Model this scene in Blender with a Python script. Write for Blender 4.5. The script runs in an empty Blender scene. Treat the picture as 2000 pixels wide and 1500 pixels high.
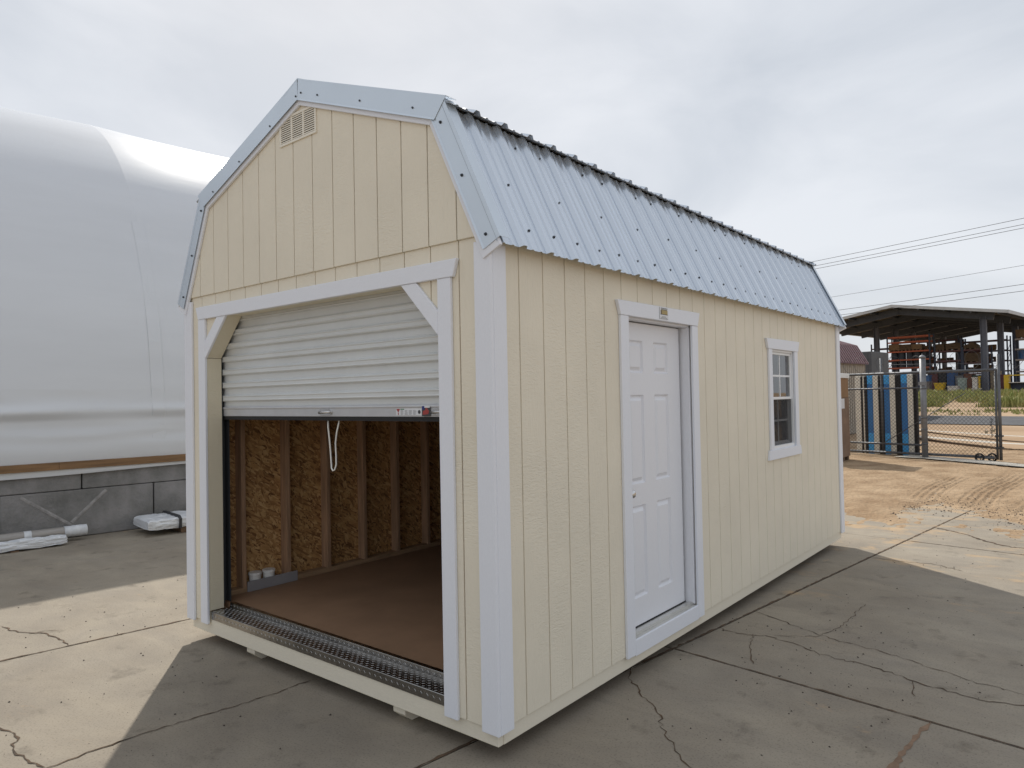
import bpy, bmesh, math, random
from mathutils import Vector, Matrix
random.seed(7)
S = bpy.context.scene
C = S.collection

# ------------------------------------------------------------------ camera
cam_d = bpy.data.cameras.new('camera'); cam = bpy.data.objects.new('camera', cam_d); C.objects.link(cam)
S.camera = cam
cam_d.sensor_width = 36.0; cam_d.lens = 1365.6 * 36 / 2000
cam_d.clip_start = 0.05; cam_d.clip_end = 6000
yaw, pit, rol = 0.688, 0.020, -0.019
fw = Vector((-math.sin(yaw)*math.cos(pit), math.cos(yaw)*math.cos(pit), math.sin(pit)))
rt = Vector((math.cos(yaw), math.sin(yaw), 0)); up = rt.cross(fw)
r2 = math.cos(rol)*rt + math.sin(rol)*up; u2 = -math.sin(rol)*rt + math.cos(rol)*up
cam.matrix_world = Matrix(((r2.x, u2.x, -fw.x, 2.235), (r2.y, u2.y, -fw.y, -2.565), (r2.z, u2.z, -fw.z, 1.685), (0, 0, 0, 1)))

# ------------------------------------------------------------------ sky and sun
SUN_EL = math.radians(44); SUN_H = Vector((-0.80, 0.60, 0))      # horizontal direction towards the sun
w = bpy.data.worlds.new('World'); S.world = w; w.use_nodes = True
nt = w.node_tree; nt.nodes.clear()
def wn(t, **k):
    n = nt.nodes.new(t)
    for a, b in k.items(): setattr(n, a, b)
    return n
sky = wn('ShaderNodeTexSky', sky_type='NISHITA', sun_disc=False)
sky.sun_elevation = SUN_EL; sky.sun_rotation = math.atan2(SUN_H.x, SUN_H.y); sky.dust_density = 2.5; sky.altitude = 40
b1 = wn('ShaderNodeBackground'); b1.inputs[1].default_value = 0.11
nt.links.new(sky.outputs[0], b1.inputs[0])
tc = wn('ShaderNodeTexCoord'); mp = wn('ShaderNodeMapping'); mp.inputs['Scale'].default_value = (1.0, 1.0, 2.6)
nz = wn('ShaderNodeTexNoise'); nz.inputs['Scale'].default_value = 1.9; nz.inputs['Detail'].default_value = 6; nz.inputs['Roughness'].default_value = 0.52
nz.inputs['Distortion'].default_value = 0.5
rp = wn('ShaderNodeValToRGB'); e = rp.color_ramp.elements
e[0].position = 0.34; e[0].color = (0.565, 0.605, 0.66, 1); e[1].position = 0.68; e[1].color = (0.775, 0.80, 0.84, 1)
b2 = wn('ShaderNodeBackground'); b2.inputs[1].default_value = 1.0
nt.links.new(tc.outputs['Generated'], mp.inputs[0]); nt.links.new(mp.outputs[0], nz.inputs[0]); nt.links.new(nz.outputs['Fac'], rp.inputs[0]); nt.links.new(rp.outputs[0], b2.inputs[0])
mx = wn('ShaderNodeMixShader'); mx.inputs[0].default_value = 0.90
wo = wn('ShaderNodeOutputWorld')
nt.links.new(b1.outputs[0], mx.inputs[1]); nt.links.new(b2.outputs[0], mx.inputs[2]); nt.links.new(mx.outputs[0], wo.inputs[0])

sl = bpy.data.lights.new('sun', 'SUN'); so = bpy.data.objects.new('sun', sl); C.objects.link(so)
sl.energy = 3.5; sl.angle = math.radians(0.7); sl.color = (1.0, 0.95, 0.87)
sdir = Vector((SUN_H.x*math.cos(SUN_EL), SUN_H.y*math.cos(SUN_EL), math.sin(SUN_EL)))
so.rotation_euler = (-sdir).to_track_quat('-Z', 'Y').to_euler(); so.location = sdir*40
vs = S.view_settings
vs.view_transform = 'Standard'; vs.look = 'None'; vs.exposure = 0.10; vs.gamma = 1.0; vs.use_curve_mapping = False
S.render.engine = 'CYCLES'
S.cycles.max_bounces = 6; S.cycles.diffuse_bounces = 4; S.cycles.glossy_bounces = 3; S.cycles.transparent_max_bounces = 12

# ------------------------------------------------------------------ materials
MATS = {}
def mat(name, col, rough=0.6, metal=0.0, var=0.0, vscale=3.0, col2=None, bump=0.0, bscale=60.0, stretch=(1, 1, 1), spec=0.5, detail=5.0, bdist=0.01, trans=0.0):
    if name in MATS: return MATS[name]
    m = bpy.data.materials.new(name); m.use_nodes = True; t = m.node_tree; n = t.nodes; L = t.links
    p = n['Principled BSDF']
    p.inputs['Roughness'].default_value = rough; p.inputs['Metallic'].default_value = metal
    p.inputs['Specular IOR Level'].default_value = spec
    p.inputs['Base Color'].default_value = (*col, 1)
    tcn = n.new('ShaderNodeTexCoord'); mpn = n.new('ShaderNodeMapping'); mpn.inputs['Scale'].default_value = stretch
    L.new(tcn.outputs['Object'], mpn.inputs[0])
    if var > 0 or col2:
        a = n.new('ShaderNodeTexNoise'); a.inputs['Scale'].default_value = vscale; a.inputs['Detail'].default_value = detail; a.inputs['Roughness'].default_value = 0.62
        L.new(mpn.outputs[0], a.inputs[0])
        c2 = col2 if col2 else tuple(max(0, c*(1-var)) for c in col)
        c1 = col if col2 else tuple(min(1, c*(1+var*0.6)) for c in col)
        r = n.new('ShaderNodeValToRGB'); r.color_ramp.elements[0].position = 0.33; r.color_ramp.elements[1].position = 0.68
        r.color_ramp.elements[0].color = (*c2, 1); r.color_ramp.elements[1].color = (*c1, 1)
        L.new(a.outputs['Fac'], r.inputs[0]); L.new(r.outputs[0], p.inputs['Base Color'])
    if bump > 0:
        b = n.new('ShaderNodeTexNoise'); b.inputs['Scale'].default_value = bscale; b.inputs['Detail'].default_value = 4
        L.new(mpn.outputs[0], b.inputs[0])
        bp = n.new('ShaderNodeBump'); bp.inputs['Strength'].default_value = bump; bp.inputs['Distance'].default_value = bdist
        L.new(b.outputs['Fac'], bp.inputs['Height']); L.new(bp.outputs[0], p.inputs['Normal'])
    MATS[name] = m; return m

def siding_mat(name, col):
    """painted embossed siding: shallow swirling grain that runs up the board, with short cross ripples"""
    m = mat(name, col, 0.62, var=0.05, vscale=1.6)
    t = m.node_tree; n = t.nodes; L = t.links; p = n['Principled BSDF']
    tcn = n.new('ShaderNodeTexCoord')
    m1 = n.new('ShaderNodeMapping'); m1.inputs['Scale'].default_value = (24, 24, 85)
    a = n.new('ShaderNodeTexNoise'); a.inputs['Scale'].default_value = 1.0; a.inputs['Detail'].default_value = 3; a.inputs['Distortion'].default_value = 1.1
    m2 = n.new('ShaderNodeMapping'); m2.inputs['Scale'].default_value = (42, 42, 6)
    b = n.new('ShaderNodeTexNoise'); b.inputs['Scale'].default_value = 1.0; b.inputs['Detail'].default_value = 4; b.inputs['Distortion'].default_value = 1.6
    m3 = n.new('ShaderNodeMapping'); m3.inputs['Scale'].default_value = (2.2, 2.2, 1.3)
    k = n.new('ShaderNodeTexNoise'); k.inputs['Scale'].default_value = 1.0; k.inputs['Detail'].default_value = 2
    mx = n.new('ShaderNodeMix')
    for q, tex in ((m1, a), (m2, b), (m3, k)):
        L.new(tcn.outputs['Object'], q.inputs[0]); L.new(q.outputs[0], tex.inputs[0])
    kr = n.new('ShaderNodeMapRange'); kr.inputs[1].default_value = 0.42; kr.inputs[2].default_value = 0.62
    L.new(k.outputs['Fac'], kr.inputs[0]); L.new(kr.outputs[0], mx.inputs[0]); L.new(a.outputs['Fac'], mx.inputs[2]); L.new(b.outputs['Fac'], mx.inputs[3])
    bp = n.new('ShaderNodeBump'); bp.inputs['Strength'].default_value = 0.75; bp.inputs['Distance'].default_value = 0.005
    L.new(mx.outputs[0], bp.inputs['Height']); L.new(bp.outputs[0], p.inputs['Normal'])
    return m
M_SID = siding_mat('cream_siding', (0.80, 0.735, 0.60))
M_CREAM = mat('cream_paint', (0.79, 0.73, 0.60), 0.55, var=0.06, vscale=4, bump=0.35, bscale=1, stretch=(14, 90, 90), bdist=0.003)
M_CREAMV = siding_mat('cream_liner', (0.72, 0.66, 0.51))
M_TRIM = mat('white_trim_paint', (0.80, 0.82, 0.875), 0.5, var=0.035, vscale=5, bump=0.3, bscale=1, stretch=(90, 90, 12), bdist=0.003)
M_TRIMH = mat('white_trim_paint_across', (0.80, 0.82, 0.875), 0.5, var=0.035, vscale=5, bump=0.3, bscale=1, stretch=(12, 12, 90), bdist=0.003)
M_DOOR = mat('white_door_paint', (0.81, 0.82, 0.86), 0.42, var=0.03, vscale=3, bump=0.22, bscale=1, stretch=(30, 120, 9), bdist=0.002)
M_VINYL = mat('white_vinyl', (0.82, 0.83, 0.84), 0.35, var=0.03)
M_GALV = mat('galvalume_sheet', (0.62, 0.675, 0.745), 0.27, 0.72, var=0.02, vscale=3)
M_GTRIM = mat('galvalume_trim', (0.62, 0.685, 0.75), 0.38, 0.6, var=0.03, vscale=3)
M_SCREW = mat('dark_screw', (0.06, 0.065, 0.075), 0.45, 0.5)
M_BLACK = mat('black_rubber', (0.012, 0.012, 0.013), 0.7)
M_RAIL = mat('dark_steel', (0.06, 0.065, 0.07), 0.5, 0.4)
M_CURT = mat('pale_steel_curtain', (0.66, 0.68, 0.68), 0.26, 0.0, var=0.05, vscale=2.5)
M_ALU = mat('bar_aluminium', (0.60, 0.61, 0.635), 0.38, 0.35, var=0.06, vscale=8)
M_TREAD = mat('tread_plate_metal', (0.36, 0.35, 0.335), 0.25, 1.0, var=0.25, vscale=9)
M_LUG = mat('tread_lug_metal', (0.42, 0.41, 0.40), 0.25, 1.0)
M_CHROME = mat('satin_chrome', (0.66, 0.66, 0.66), 0.22, 1.0)
M_ROPE = mat('white_rope', (0.78, 0.77, 0.72), 0.8)
M_FLOOR = mat('brown_floor_board', (0.31, 0.185, 0.11), 0.62, var=0.16, vscale=2.2, bump=0.08, bscale=90)
M_STUD = mat('raw_lumber', (0.42, 0.26, 0.16), 0.75, var=0.35, vscale=1, stretch=(26, 26, 2.2), bump=0.2, bscale=2)
M_PLATE = mat('raw_lumber_across', (0.40, 0.26, 0.15), 0.75, var=0.3, vscale=1, stretch=(26, 2.2, 26), bump=0.2, bscale=2)
M_GREYB = mat('grey_board', (0.30, 0.29, 0.30), 0.7, var=0.1)
M_PLAST = mat('white_plastic', (0.80, 0.80, 0.77), 0.35, var=0.03)
M_INK = mat('dark_ink', (0.05, 0.05, 0.05), 0.6)

def osb_mat():
    m = mat('osb_board', (0.45, 0.26, 0.10), 0.7); t = m.node_tree; n = t.nodes; L = t.links; p = n['Principled BSDF']
    tcn = n.new('ShaderNodeTexCoord'); outs = []
    for i, (rz, sc) in enumerate((((0.5, 0, 0), (1, 15, 66)), ((-0.7, 0, 0), (1, 66, 16)), ((1.2, 0, 0), (1, 17, 58)))):
        m0 = n.new('ShaderNodeMapping'); m0.inputs['Rotation'].default_value = rz; m0.inputs['Location'].default_value = (i*3.1, i*1.7, 0)
        m1 = n.new('ShaderNodeMapping'); m1.inputs['Scale'].default_value = sc
        v = n.new('ShaderNodeTexVoronoi'); v.inputs['Scale'].default_value = 1.0; v.feature = 'F1'
        L.new(tcn.outputs['Object'], m0.inputs[0]); L.new(m0.outputs[0], m1.inputs[0]); L.new(m1.outputs[0], v.inputs[0])
        outs.append(v)
    k = n.new('ShaderNodeTexNoise'); k.inputs['Scale'].default_value = 18; L.new(tcn.outputs['Object'], k.inputs[0])
    f1 = n.new('ShaderNodeMath'); f1.operation = 'GREATER_THAN'; f1.inputs[1].default_value = 0.5; L.new(k.outputs['Fac'], f1.inputs[0])
    f2 = n.new('ShaderNodeMath'); f2.operation = 'GREATER_THAN'; f2.inputs[1].default_value = 0.57; L.new(k.outputs['Fac'], f2.inputs[0])
    x1 = n.new('ShaderNodeMix'); x1.data_type = 'RGBA'; L.new(f1.outputs[0], x1.inputs[0]); L.new(outs[0].outputs['Color'], x1.inputs[6]); L.new(outs[1].outputs['Color'], x1.inputs[7])
    x2 = n.new('ShaderNodeMix'); x2.data_type = 'RGBA'; L.new(f2.outputs[0], x2.inputs[0]); L.new(x1.outputs[2], x2.inputs[6]); L.new(outs[2].outputs['Color'], x2.inputs[7])
    sp = n.new('ShaderNodeSeparateColor'); L.new(x2.outputs[2], sp.inputs[0])
    r = n.new('ShaderNodeValToRGB'); el = r.color_ramp.elements
    el[0].position = 0.0; el[0].color = (0.16, 0.075, 0.026, 1); el[1].position = 1.0; el[1].color = (0.64, 0.42, 0.20, 1)
    q = el.new(0.3); q.color = (0.36, 0.19, 0.072, 1); q = el.new(0.65); q.color = (0.49, 0.28, 0.11, 1)
    L.new(sp.outputs[0], r.inputs[0]); L.new(r.outputs[0], p.inputs['Base Color'])
    return m
M_OSB = osb_mat()

def glass_mat():
    m = bpy.data.materials.new('window_glass'); m.use_nodes = True; t = m.node_tree; n = t.nodes; L = t.links; n.clear()
    tr = n.new('ShaderNodeBsdfTransparent'); tr.inputs[0].default_value = (0.80, 0.83, 0.82, 1)
    gl = n.new('ShaderNodeBsdfGlossy'); gl.inputs['Roughness'].default_value = 0.02
    fr = n.new('ShaderNodeFresnel'); fr.inputs[0].default_value = 1.6
    mp_ = n.new('ShaderNodeMath'); mp_.operation = 'MULTIPLY_ADD'; mp_.inputs[1].default_value = 1.4; mp_.inputs[2].default_value = 0.04; mp_.use_clamp = True
    mix = n.new('ShaderNodeMixShader'); o = n.new('ShaderNodeOutputMaterial')
    L.new(fr.outputs[0], mp_.inputs[0]); L.new(mp_.outputs[0], mix.inputs[0]); L.new(tr.outputs[0], mix.inputs[1]); L.new(gl.outputs[0], mix.inputs[2]); L.new(mix.outputs[0], o.inputs[0])
    return m
M_GLASS = glass_mat()
def screen_mat():
    m = bpy.data.materials.new('insect_screen'); m.use_nodes = True; t = m.node_tree; n = t.nodes; L = t.links; n.clear()
    tr = n.new('ShaderNodeBsdfTransparent'); df = n.new('ShaderNodeBsdfDiffuse'); df.inputs[0].default_value = (0.07, 0.068, 0.07, 1)
    mix = n.new('ShaderNodeMixShader'); mix.inputs[0].default_value = 0.38; o = n.new('ShaderNodeOutputMaterial')
    L.new(tr.outputs[0], mix.inputs[1]); L.new(df.outputs[0], mix.inputs[2]); L.new(mix.outputs[0], o.inputs[0]); return m
M_SCREEN = screen_mat()

def concrete_mat():
    m = mat('yard_concrete', (0.37, 0.335, 0.275), 0.85, bump=0.25, bscale=55, bdist=0.004, spec=0.25); t = m.node_tree; n = t.nodes; L = t.links; p = n['Principled BSDF']
    tcn = n.new('ShaderNodeTexCoord')
    def noise(sc, det, st=(1, 1, 1), ro=0.6, dist=0.0):
        q = n.new('ShaderNodeMapping'); q.inputs['Scale'].default_value = st; a = n.new('ShaderNodeTexNoise')
        a.inputs['Scale'].default_value = sc; a.inputs['Detail'].default_value = det; a.inputs['Roughness'].default_value = ro; a.inputs['Distortion'].default_value = dist
        L.new(tcn.outputs['Object'], q.inputs[0]); L.new(q.outputs[0], a.inputs[0]); return a
    def ramp(src, p0, c0, p1, c1):
        r = n.new('ShaderNodeValToRGB'); r.color_ramp.elements[0].position = p0; r.color_ramp.elements[1].position = p1
        r.color_ramp.elements[0].color = (*c0, 1); r.color_ramp.elements[1].color = (*c1, 1); L.new(src, r.inputs[0]); return r.outputs[0]
    def mixc(f, a, b, bt='MIX'):
        x = n.new('ShaderNodeMix'); x.data_type = 'RGBA'; x.blend_type = bt
        if isinstance(f, float): x.inputs[0].default_value = f
        else: L.new(f, x.inputs[0])
        for i, v in ((6, a), (7, b)):
            if isinstance(v, tuple): x.inputs[i].default_value = (*v, 1)
            else: L.new(v, x.inputs[i])
        return x.outputs[2]
    base = ramp(noise(0.9, 6).outputs['Fac'], 0.3, (0.258, 0.222, 0.175), 0.7, (0.345, 0.305, 0.245))
    smear = ramp(noise(1.0, 6, (1.4, 2.6, 1), 0.66, 0.8).outputs['Fac'], 0.35, (0.80, 0.80, 0.82), 0.66, (1.06, 1.05, 1.03))
    base = mixc(0.7, base, smear, 'MULTIPLY')
    spk = ramp(noise(85, 3).outputs['Fac'], 0.34, (0.55, 0.53, 0.50), 0.47, (1, 1, 1))
    base = mixc(0.5, base, spk, 'MULTIPLY')
    blot = ramp(noise(4.2, 5, ro=0.6).outputs['Fac'], 0.58, (1, 1, 1), 0.72, (0.60, 0.59, 0.58))
    base = mixc(0.75, base, blot, 'MULTIPLY')
    # blown sand lying on the slabs, thicker towards the far end
    sep = n.new('ShaderNodeSeparateXYZ'); L.new(tcn.outputs['Object'], sep.inputs[0])
    mr = n.new('ShaderNodeMapRange'); mr.inputs[1].default_value = 0.0; mr.inputs[2].default_value = 10.0; mr.inputs[3].default_value = -0.115; mr.inputs[4].default_value = 0.09
    L.new(sep.outputs['Y'], mr.inputs[0])
    ad = n.new('ShaderNodeMath'); ad.operation = 'ADD'; L.new(mr.outputs[0], ad.inputs[0]); L.new(noise(1.3, 7, (1, 1.6, 1), 0.68, 0.4).outputs['Fac'], ad.inputs[1])
    sand = ramp(ad.outputs[0], 0.55, (0, 0, 0), 0.68, (0.8, 0.8, 0.8))
    base = mixc(sand, base, (0.46, 0.32, 0.185))
    L.new(base, p.inputs['Base Color']); return m
M_CONC = concrete_mat()
def sand_mat():
    m = mat('tan_sand', (0.43, 0.315, 0.205), 0.95, var=0.0, col2=(0.26, 0.175, 0.105), vscale=1.6, detail=11, stretch=(1, 0.75, 1), bump=1.0, bscale=14, bdist=0.05, spec=0.1)
    return m
M_SAND = sand_mat()
M_DIRT = mat('pale_dirt', (0.46, 0.34, 0.23), 0.95, col2=(0.33, 0.225, 0.14), vscale=0.35, detail=9, stretch=(0.5, 1.6, 1), bump=0.5, bscale=9, spec=0.1)
M_CRACK = mat('crack_dirt', (0.050, 0.036, 0.024), 0.95, col2=(0.13, 0.08, 0.045), vscale=9)
M_RUST = mat('clay_fill', (0.24, 0.155, 0.10), 0.95, var=0.3, vscale=12)
M_ASPH = mat('asphalt', (0.085, 0.085, 0.09), 0.85, var=0.25, vscale=2)
M_PEB = mat('dark_gravel', (0.07, 0.055, 0.045), 0.9, var=0.5, vscale=30)

# ------------------------------------------------------------------ mesh helpers
class MB:
    def __init__(s): s.v = []; s.f = []
    def add(s, vs_, fs):
        o = len(s.v); s.v += [tuple(q) for q in vs_]; s.f += [tuple(i+o for i in q) for q in fs]; return s
    def box(s, x0, y0, z0, x1, y1, z1):
        return s.add([(x0, y0, z0), (x1, y0, z0), (x1, y1, z0), (x0, y1, z0), (x0, y0, z1), (x1, y0, z1), (x1, y1, z1), (x0, y1, z1)],
                     [(3, 2, 1, 0), (4, 5, 6, 7), (0, 1, 5, 4), (1, 2, 6, 5), (2, 3, 7, 6), (3, 0, 4, 7)])
    def prism(s, lo, hi):                      # two matching rings of points
        n = len(lo); f = [tuple(reversed(range(n))), tuple(range(n, 2*n))]
        f += [(i, (i+1) % n, n+(i+1) % n, n+i) for i in range(n)]
        return s.add(list(lo)+list(hi), f)
    def tube(s, pts, r, n=8, cap=True):
        pts = [Vector(q) for q in pts]; rings = []
        t0 = (pts[1]-pts[0]).normalized(); ref = Vector((0, 0, 1)) if abs(t0.z) < 0.9 else Vector((1, 0, 0))
        for i, q in enumerate(pts):
            t = (pts[min(i+1, len(pts)-1)]-pts[max(i-1, 0)]).normalized()
            a = ref - t*ref.dot(t); a.normalize(); b = t.cross(a); ref = a
            rr = r[i] if isinstance(r, (list, tuple)) else r
            rings.append([q+a*rr*math.cos(2*math.pi*k/n)+b*rr*math.sin(2*math.pi*k/n) for k in range(n)])
        o = len(s.v)
        for g in rings: s.v += [tuple(q) for q in g]
        for i in range(len(rings)-1):
            for k in range(n):
                s.f.append((o+i*n+k, o+i*n+(k+1) % n, o+(i+1)*n+(k+1) % n, o+(i+1)*n+k))
        if cap:
            s.f.append(tuple(o+k for k in reversed(range(n)))); s.f.append(tuple(o+(len(rings)-1)*n+k for k in range(n)))
        return s
    def beam(s, a, b, wx, wz):                 # square bar from a to b
        a = Vector(a); b = Vector(b); t = (b-a).normalized(); ref = Vector((0, 0, 1)) if abs(t.z) < 0.95 else Vector((0, 1, 0))
        x = t.cross(ref).normalized()*wx/2; z = x.cross(t).normalized()*wz/2
        return s.prism([a-x-z, a+x-z, a+x+z, a-x+z], [b-x-z, b+x-z, b+x+z, b-x+z])
    def mesh(s, name, smooth=False):
        me = bpy.data.meshes.new(name); me.from_pydata(s.v, [], s.f)
        bm = bmesh.new(); bm.from_mesh(me); bmesh.ops.recalc_face_normals(bm, faces=bm.faces); bm.to_mesh(me); bm.free()
        if smooth:
            for q in me.polygons: q.use_smooth = True
        return me
    def build(s, name, m, parent=None, local=False, bev=0.0, smooth=False, seg=1):
        me = s.mesh(name, smooth); o = bpy.data.objects.new(name, me); C.objects.link(o); me.materials.append(m)
        if parent is not None:
            root = parent
            while root.parent is not None: root = root.parent
            if not local:
                me.transform(root.matrix_basis.inverted())
            o.parent = parent
        if bev:
            b = o.modifiers.new('bevel', 'BEVEL'); b.width = bev; b.segments = seg; b.limit_method = 'ANGLE'; b.angle_limit = math.radians(35)
        return o
def tag(o, label=None, cat=None, group=None, kind=None):
    if label: o['label'] = label
    if cat: o['category'] = cat
    if group: o['group'] = group
    if kind: o['kind'] = kind
    return o
def empty(name, loc=(0, 0, 0), rz=0.0, **k):
    o = bpy.data.objects.new(name, None); C.objects.link(o); o.location = loc; o.rotation_euler = (0, 0, rz); o.empty_display_size = 0.1
    o.matrix_basis = Matrix.Translation(loc) @ Matrix.Rotation(rz, 4, 'Z')
    return tag(o, **k)
def dup(o, name, loc, rot=(0, 0, 0), parent=None, scale=(1, 1, 1)):
    c = bpy.data.objects.new(name, o.data); C.objects.link(c); c.parent = parent; c.location = loc; c.rotation_euler = rot; c.scale = scale
    return c

GZ = -0.09                       # yard level; z = 0 is the underside of the shed's rim
AX = math.atan2(-0.119, 0.993)   # the yard grid, the long tent and the far barn share this heading
NU = Vector((0.993, -0.119, 0)); NV = Vector((0.119, 0.993, 0))
def uv(u, v, z=0.0): return Vector((0, 0, z)) + NU*u + NV*v
def terr(y):
    t = min(max((y-22)/38, 0), 1); t = t*t*(3-2*t)*0.35+t*0.65
    return -0.125+1.68*t

# ------------------------------------------------------------------ ground
def grid(name, xs, ys, fz, m, smooth=True):
    b = MB(); nx = len(xs)
    for y in ys:
        for x in xs: b.v.append((x, y, fz(x, y)))
    for j in range(len(ys)-1):
        for i in range(nx-1): b.f.append((j*nx+i, j*nx+i+1, (j+1)*nx+i+1, (j+1)*nx+i))
    return b.build(name, m, smooth=smooth)
g = grid('ground', [-2500, -600, -150, -60, -30, -15, -8, -4, 0, 4, 8, 15, 30, 60, 150, 600, 2500],
         [-2500, -500, -60, -20, 0, 10, 16, 20, 22, 24, 27, 30, 33, 36, 40, 45, 50, 55, 60, 70, 100, 300, 1000, 3500], lambda x, y: terr(y), M_DIRT)
tag(g, kind='structure')

yard = empty('concrete_yard', (0, 0, GZ), kind='structure')
us = [-10.06, -6.8, -3.54, -0.28, 2.98, 6.24, 9.5]; vsn = [-12.6, -7.8, -2.97, 1.92, 6.8, 11.7]
for i in range(len(us)-1):
    for j in range(len(vsn)-1):
        gp = 0.007; dz = GZ + random.uniform(-0.0015, 0.0015)
        u0, u1, v0, v1 = us[i]+gp, us[i+1]-gp, vsn[j]+gp, vsn[j+1]-gp
        ring = [uv(u0, v0), uv(u1, v0), uv(u1, v1), uv(u0, v1)]
        MB().prism([q+Vector((0, 0, GZ-0.10)) for q in ring], [q+Vector((0, 0, dz)) for q in ring]).build('slab', M_CONC, yard, bev=0.006)
def crack(pts, wd=0.008, jit=0.014, m=None, rnd=None):
    """a dirt-filled crack: a thin ragged sheet lying on the slab"""
    rnd = rnd or random.Random(int(abs(pts[0][0])*977+abs(pts[0][1])*131)); P = []
    for (x0, y0), (x1, y1) in zip(pts[:-1], pts[1:]):
        L_ = math.hypot(x1-x0, y1-y0); n = max(2, int(L_/0.035))
        for k in range(n):
            t = k/n; s_ = jit*(1 if k else 0.3)
            P.append((x0+(x1-x0)*t+rnd.gauss(0, s_*0.5), y0+(y1-y0)*t+rnd.gauss(0, s_*0.5)))
    P.append(pts[-1]); b = MB(); n = len(P)
    for i, (x, y) in enumerate(P):
        a = P[max(i-1, 0)]; c = P[min(i+1, n-1)]; dx, dy = c[0]-a[0], c[1]-a[1]; l = math.hypot(dx, dy) or 1
        ww = wd*(0.25+1.1*rnd.random())*(0.15 if i in (0, n-1) else 1)
        b.v += [(x-dy/l*ww/2, y+dx/l*ww/2, GZ+0.0035), (x+dy/l*ww/2, y-dx/l*ww/2, GZ+0.0035)]
    b.f = [(2*i, 2*i+1, 2*i+3, 2*i+2) for i in range(n-1)]
    return b.build('crack', m or M_CRACK, yard)
crack([(-4.64, -0.81), (-4.43, -0.8), (-4.22, -0.72), (-4.12, -0.65), (-3.89, -0.63), (-3.66, -0.64)], 0.012, 0.012)
crack([(-4.22, -0.72), (-4.17, -0.60), (-4.08, -0.56)], 0.007)
crack([(-2.9, -1.42), (-2.47, -1.37), (-2.32, -1.34), (-2.24, -1.34), (-2.19, -1.39), (-2.04, -1.41), (-1.89, -1.39), (-1.77, -1.36)], 0.011, 0.012)
crack([(-1.76, -1.7), (-1.76, -1.35), (-1.77, -1.18), (-1.75, -1.06), (-1.75, -0.88), (-1.71, -0.65), (-1.67, -0.45), (-1.65, -0.24), (-1.62, 0.1)], 0.009, 0.012)
crack([(-1.755, -1.10), (-1.75, -0.95)], 0.022, 0.008)
crack([(-0.12, 1.5), (-0.09, 1.41), (0.0, 1.27), (0.11, 1.17), (0.3, 1.01), (0.42, 0.86), (0.52, 0.73), (0.64, 0.63), (0.73, 0.55), (0.9, 0.35)], 0.009, 0.02)
crack([(0.01, 2.54), (0.19, 2.5), (0.39, 2.57), (0.62, 2.51), (0.89, 2.39), (1.1, 2.4), (1.36, 2.29), (1.55, 2.24), (1.75, 2.22), (1.91, 2.28), (2.3, 2.2)], 0.009, 0.024)
crack([(0.07, 3.11), (0.32, 2.99), (0.67, 2.81), (0.97, 2.74), (1.1, 2.72), (1.36, 2.62), (1.65, 2.5), (1.91, 2.45), (2.3, 2.4)], 0.007, 0.02)
crack([(0.67, 7.87), (0.86, 7.74), (1.07, 7.53), (1.21, 7.33), (1.41, 7.11), (1.58, 7.03), (2.0, 6.95)], 0.03, 0.035)
crack([(0.28, 2.56), (0.37, 2.26), (0.50, 1.98)], 0.007)
crack([(0.42, 2.6), (0.68, 2.78), (0.75, 3.08), (0.76, 3.81)], 0.006)
crack([(1.36, 2.29), (1.42, 2.05)], 0.006)
crack([(0.42, 5.63), (0.66, 5.62), (0.95, 5.68), (1.25, 5.5)], 0.010, 0.03)
crack([(1.55, 1.76), (1.51, 1.52), (1.48, 1.14), (1.45, 0.9)], 0.034, 0.006, M_RUST)
for q in (-3.54, -0.28, 2.98):       # dirt lying in the long joints
    crack([tuple(uv(q, v)[:2]) for v in (-3.0, -1.5, 0, 1.9, 3.5, 5, 6.8, 9, 11.6)], 0.020, 0.006)
for q in (1.92, 6.8):
    crack([tuple(uv(u, q)[:2]) for u in (-0.28, 0.5, 1.2, 2.0, 2.9)], 0.018, 0.006)

def sstep(a, b, x):
    t = min(max((x-a)/(b-a), 0), 1); return t*t*(3-2*t)
from mathutils import noise as mnoise
EDGE = [(-4, 8.6), (-0.63, 8.46), (-0.18, 8.0), (0.0, 8.4), (0.17, 9.2), (0.55, 9.8), (0.83, 9.4), (1.03, 9.5), (1.33, 8.75), (1.56, 8.5), (2.2, 8.2), (6, 7.8)]
def edge(x):
    for (a, ya), (b, yb) in zip(EDGE[:-1], EDGE[1:]):
        if x <= b: return ya+(yb-ya)*max(0, (x-a))/(b-a)
    return EDGE[-1][1]
def sandz(x, y):
    d = y-edge(x)+0.8*mnoise.fractal(Vector((x*1.7, y*0.9, 0)), 1.0, 2.0, 4)
    z = GZ-0.006+0.030*sstep(-0.5, 1.6, d)
    z += 0.014*mnoise.noise(Vector((x*2.2, y*1.3, 3)))+0.008*mnoise.noise(Vector((x*8, y*5, 1)))
    # tyre tracks: fine ridges along curving wheel paths
    for cx0, k, wd_, y0_, y1_ in ((0.10, 0.02, 0.30, 10.0, 14.5), (0.85, 0.05, 0.34, 9.8, 15.5), (1.75, 0.10, 0.40, 9.0, 16.5)):
        cx = cx0+k*(y-11)+0.035*(y-12)**2*(0.35 if cx0 < 1 else 0.2); dd = abs(x-cx)
        if dd < wd_ and y0_ < y < y1_:
            z += (0.013*math.sin((x-cx+0.02*math.sin(y*1.7))*2*math.pi/0.105)-0.008)*sstep(wd_, wd_*0.6, dd)*sstep(y0_, y0_+1, y)*sstep(y1_, y1_-1.5, y)
    z -= 0.03*sstep(17.0, 17.8, y-0.25*x)*0  # level to the gate
    if y > 19: z -= 0.03*sstep(19, 23, y)
    return z
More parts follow.
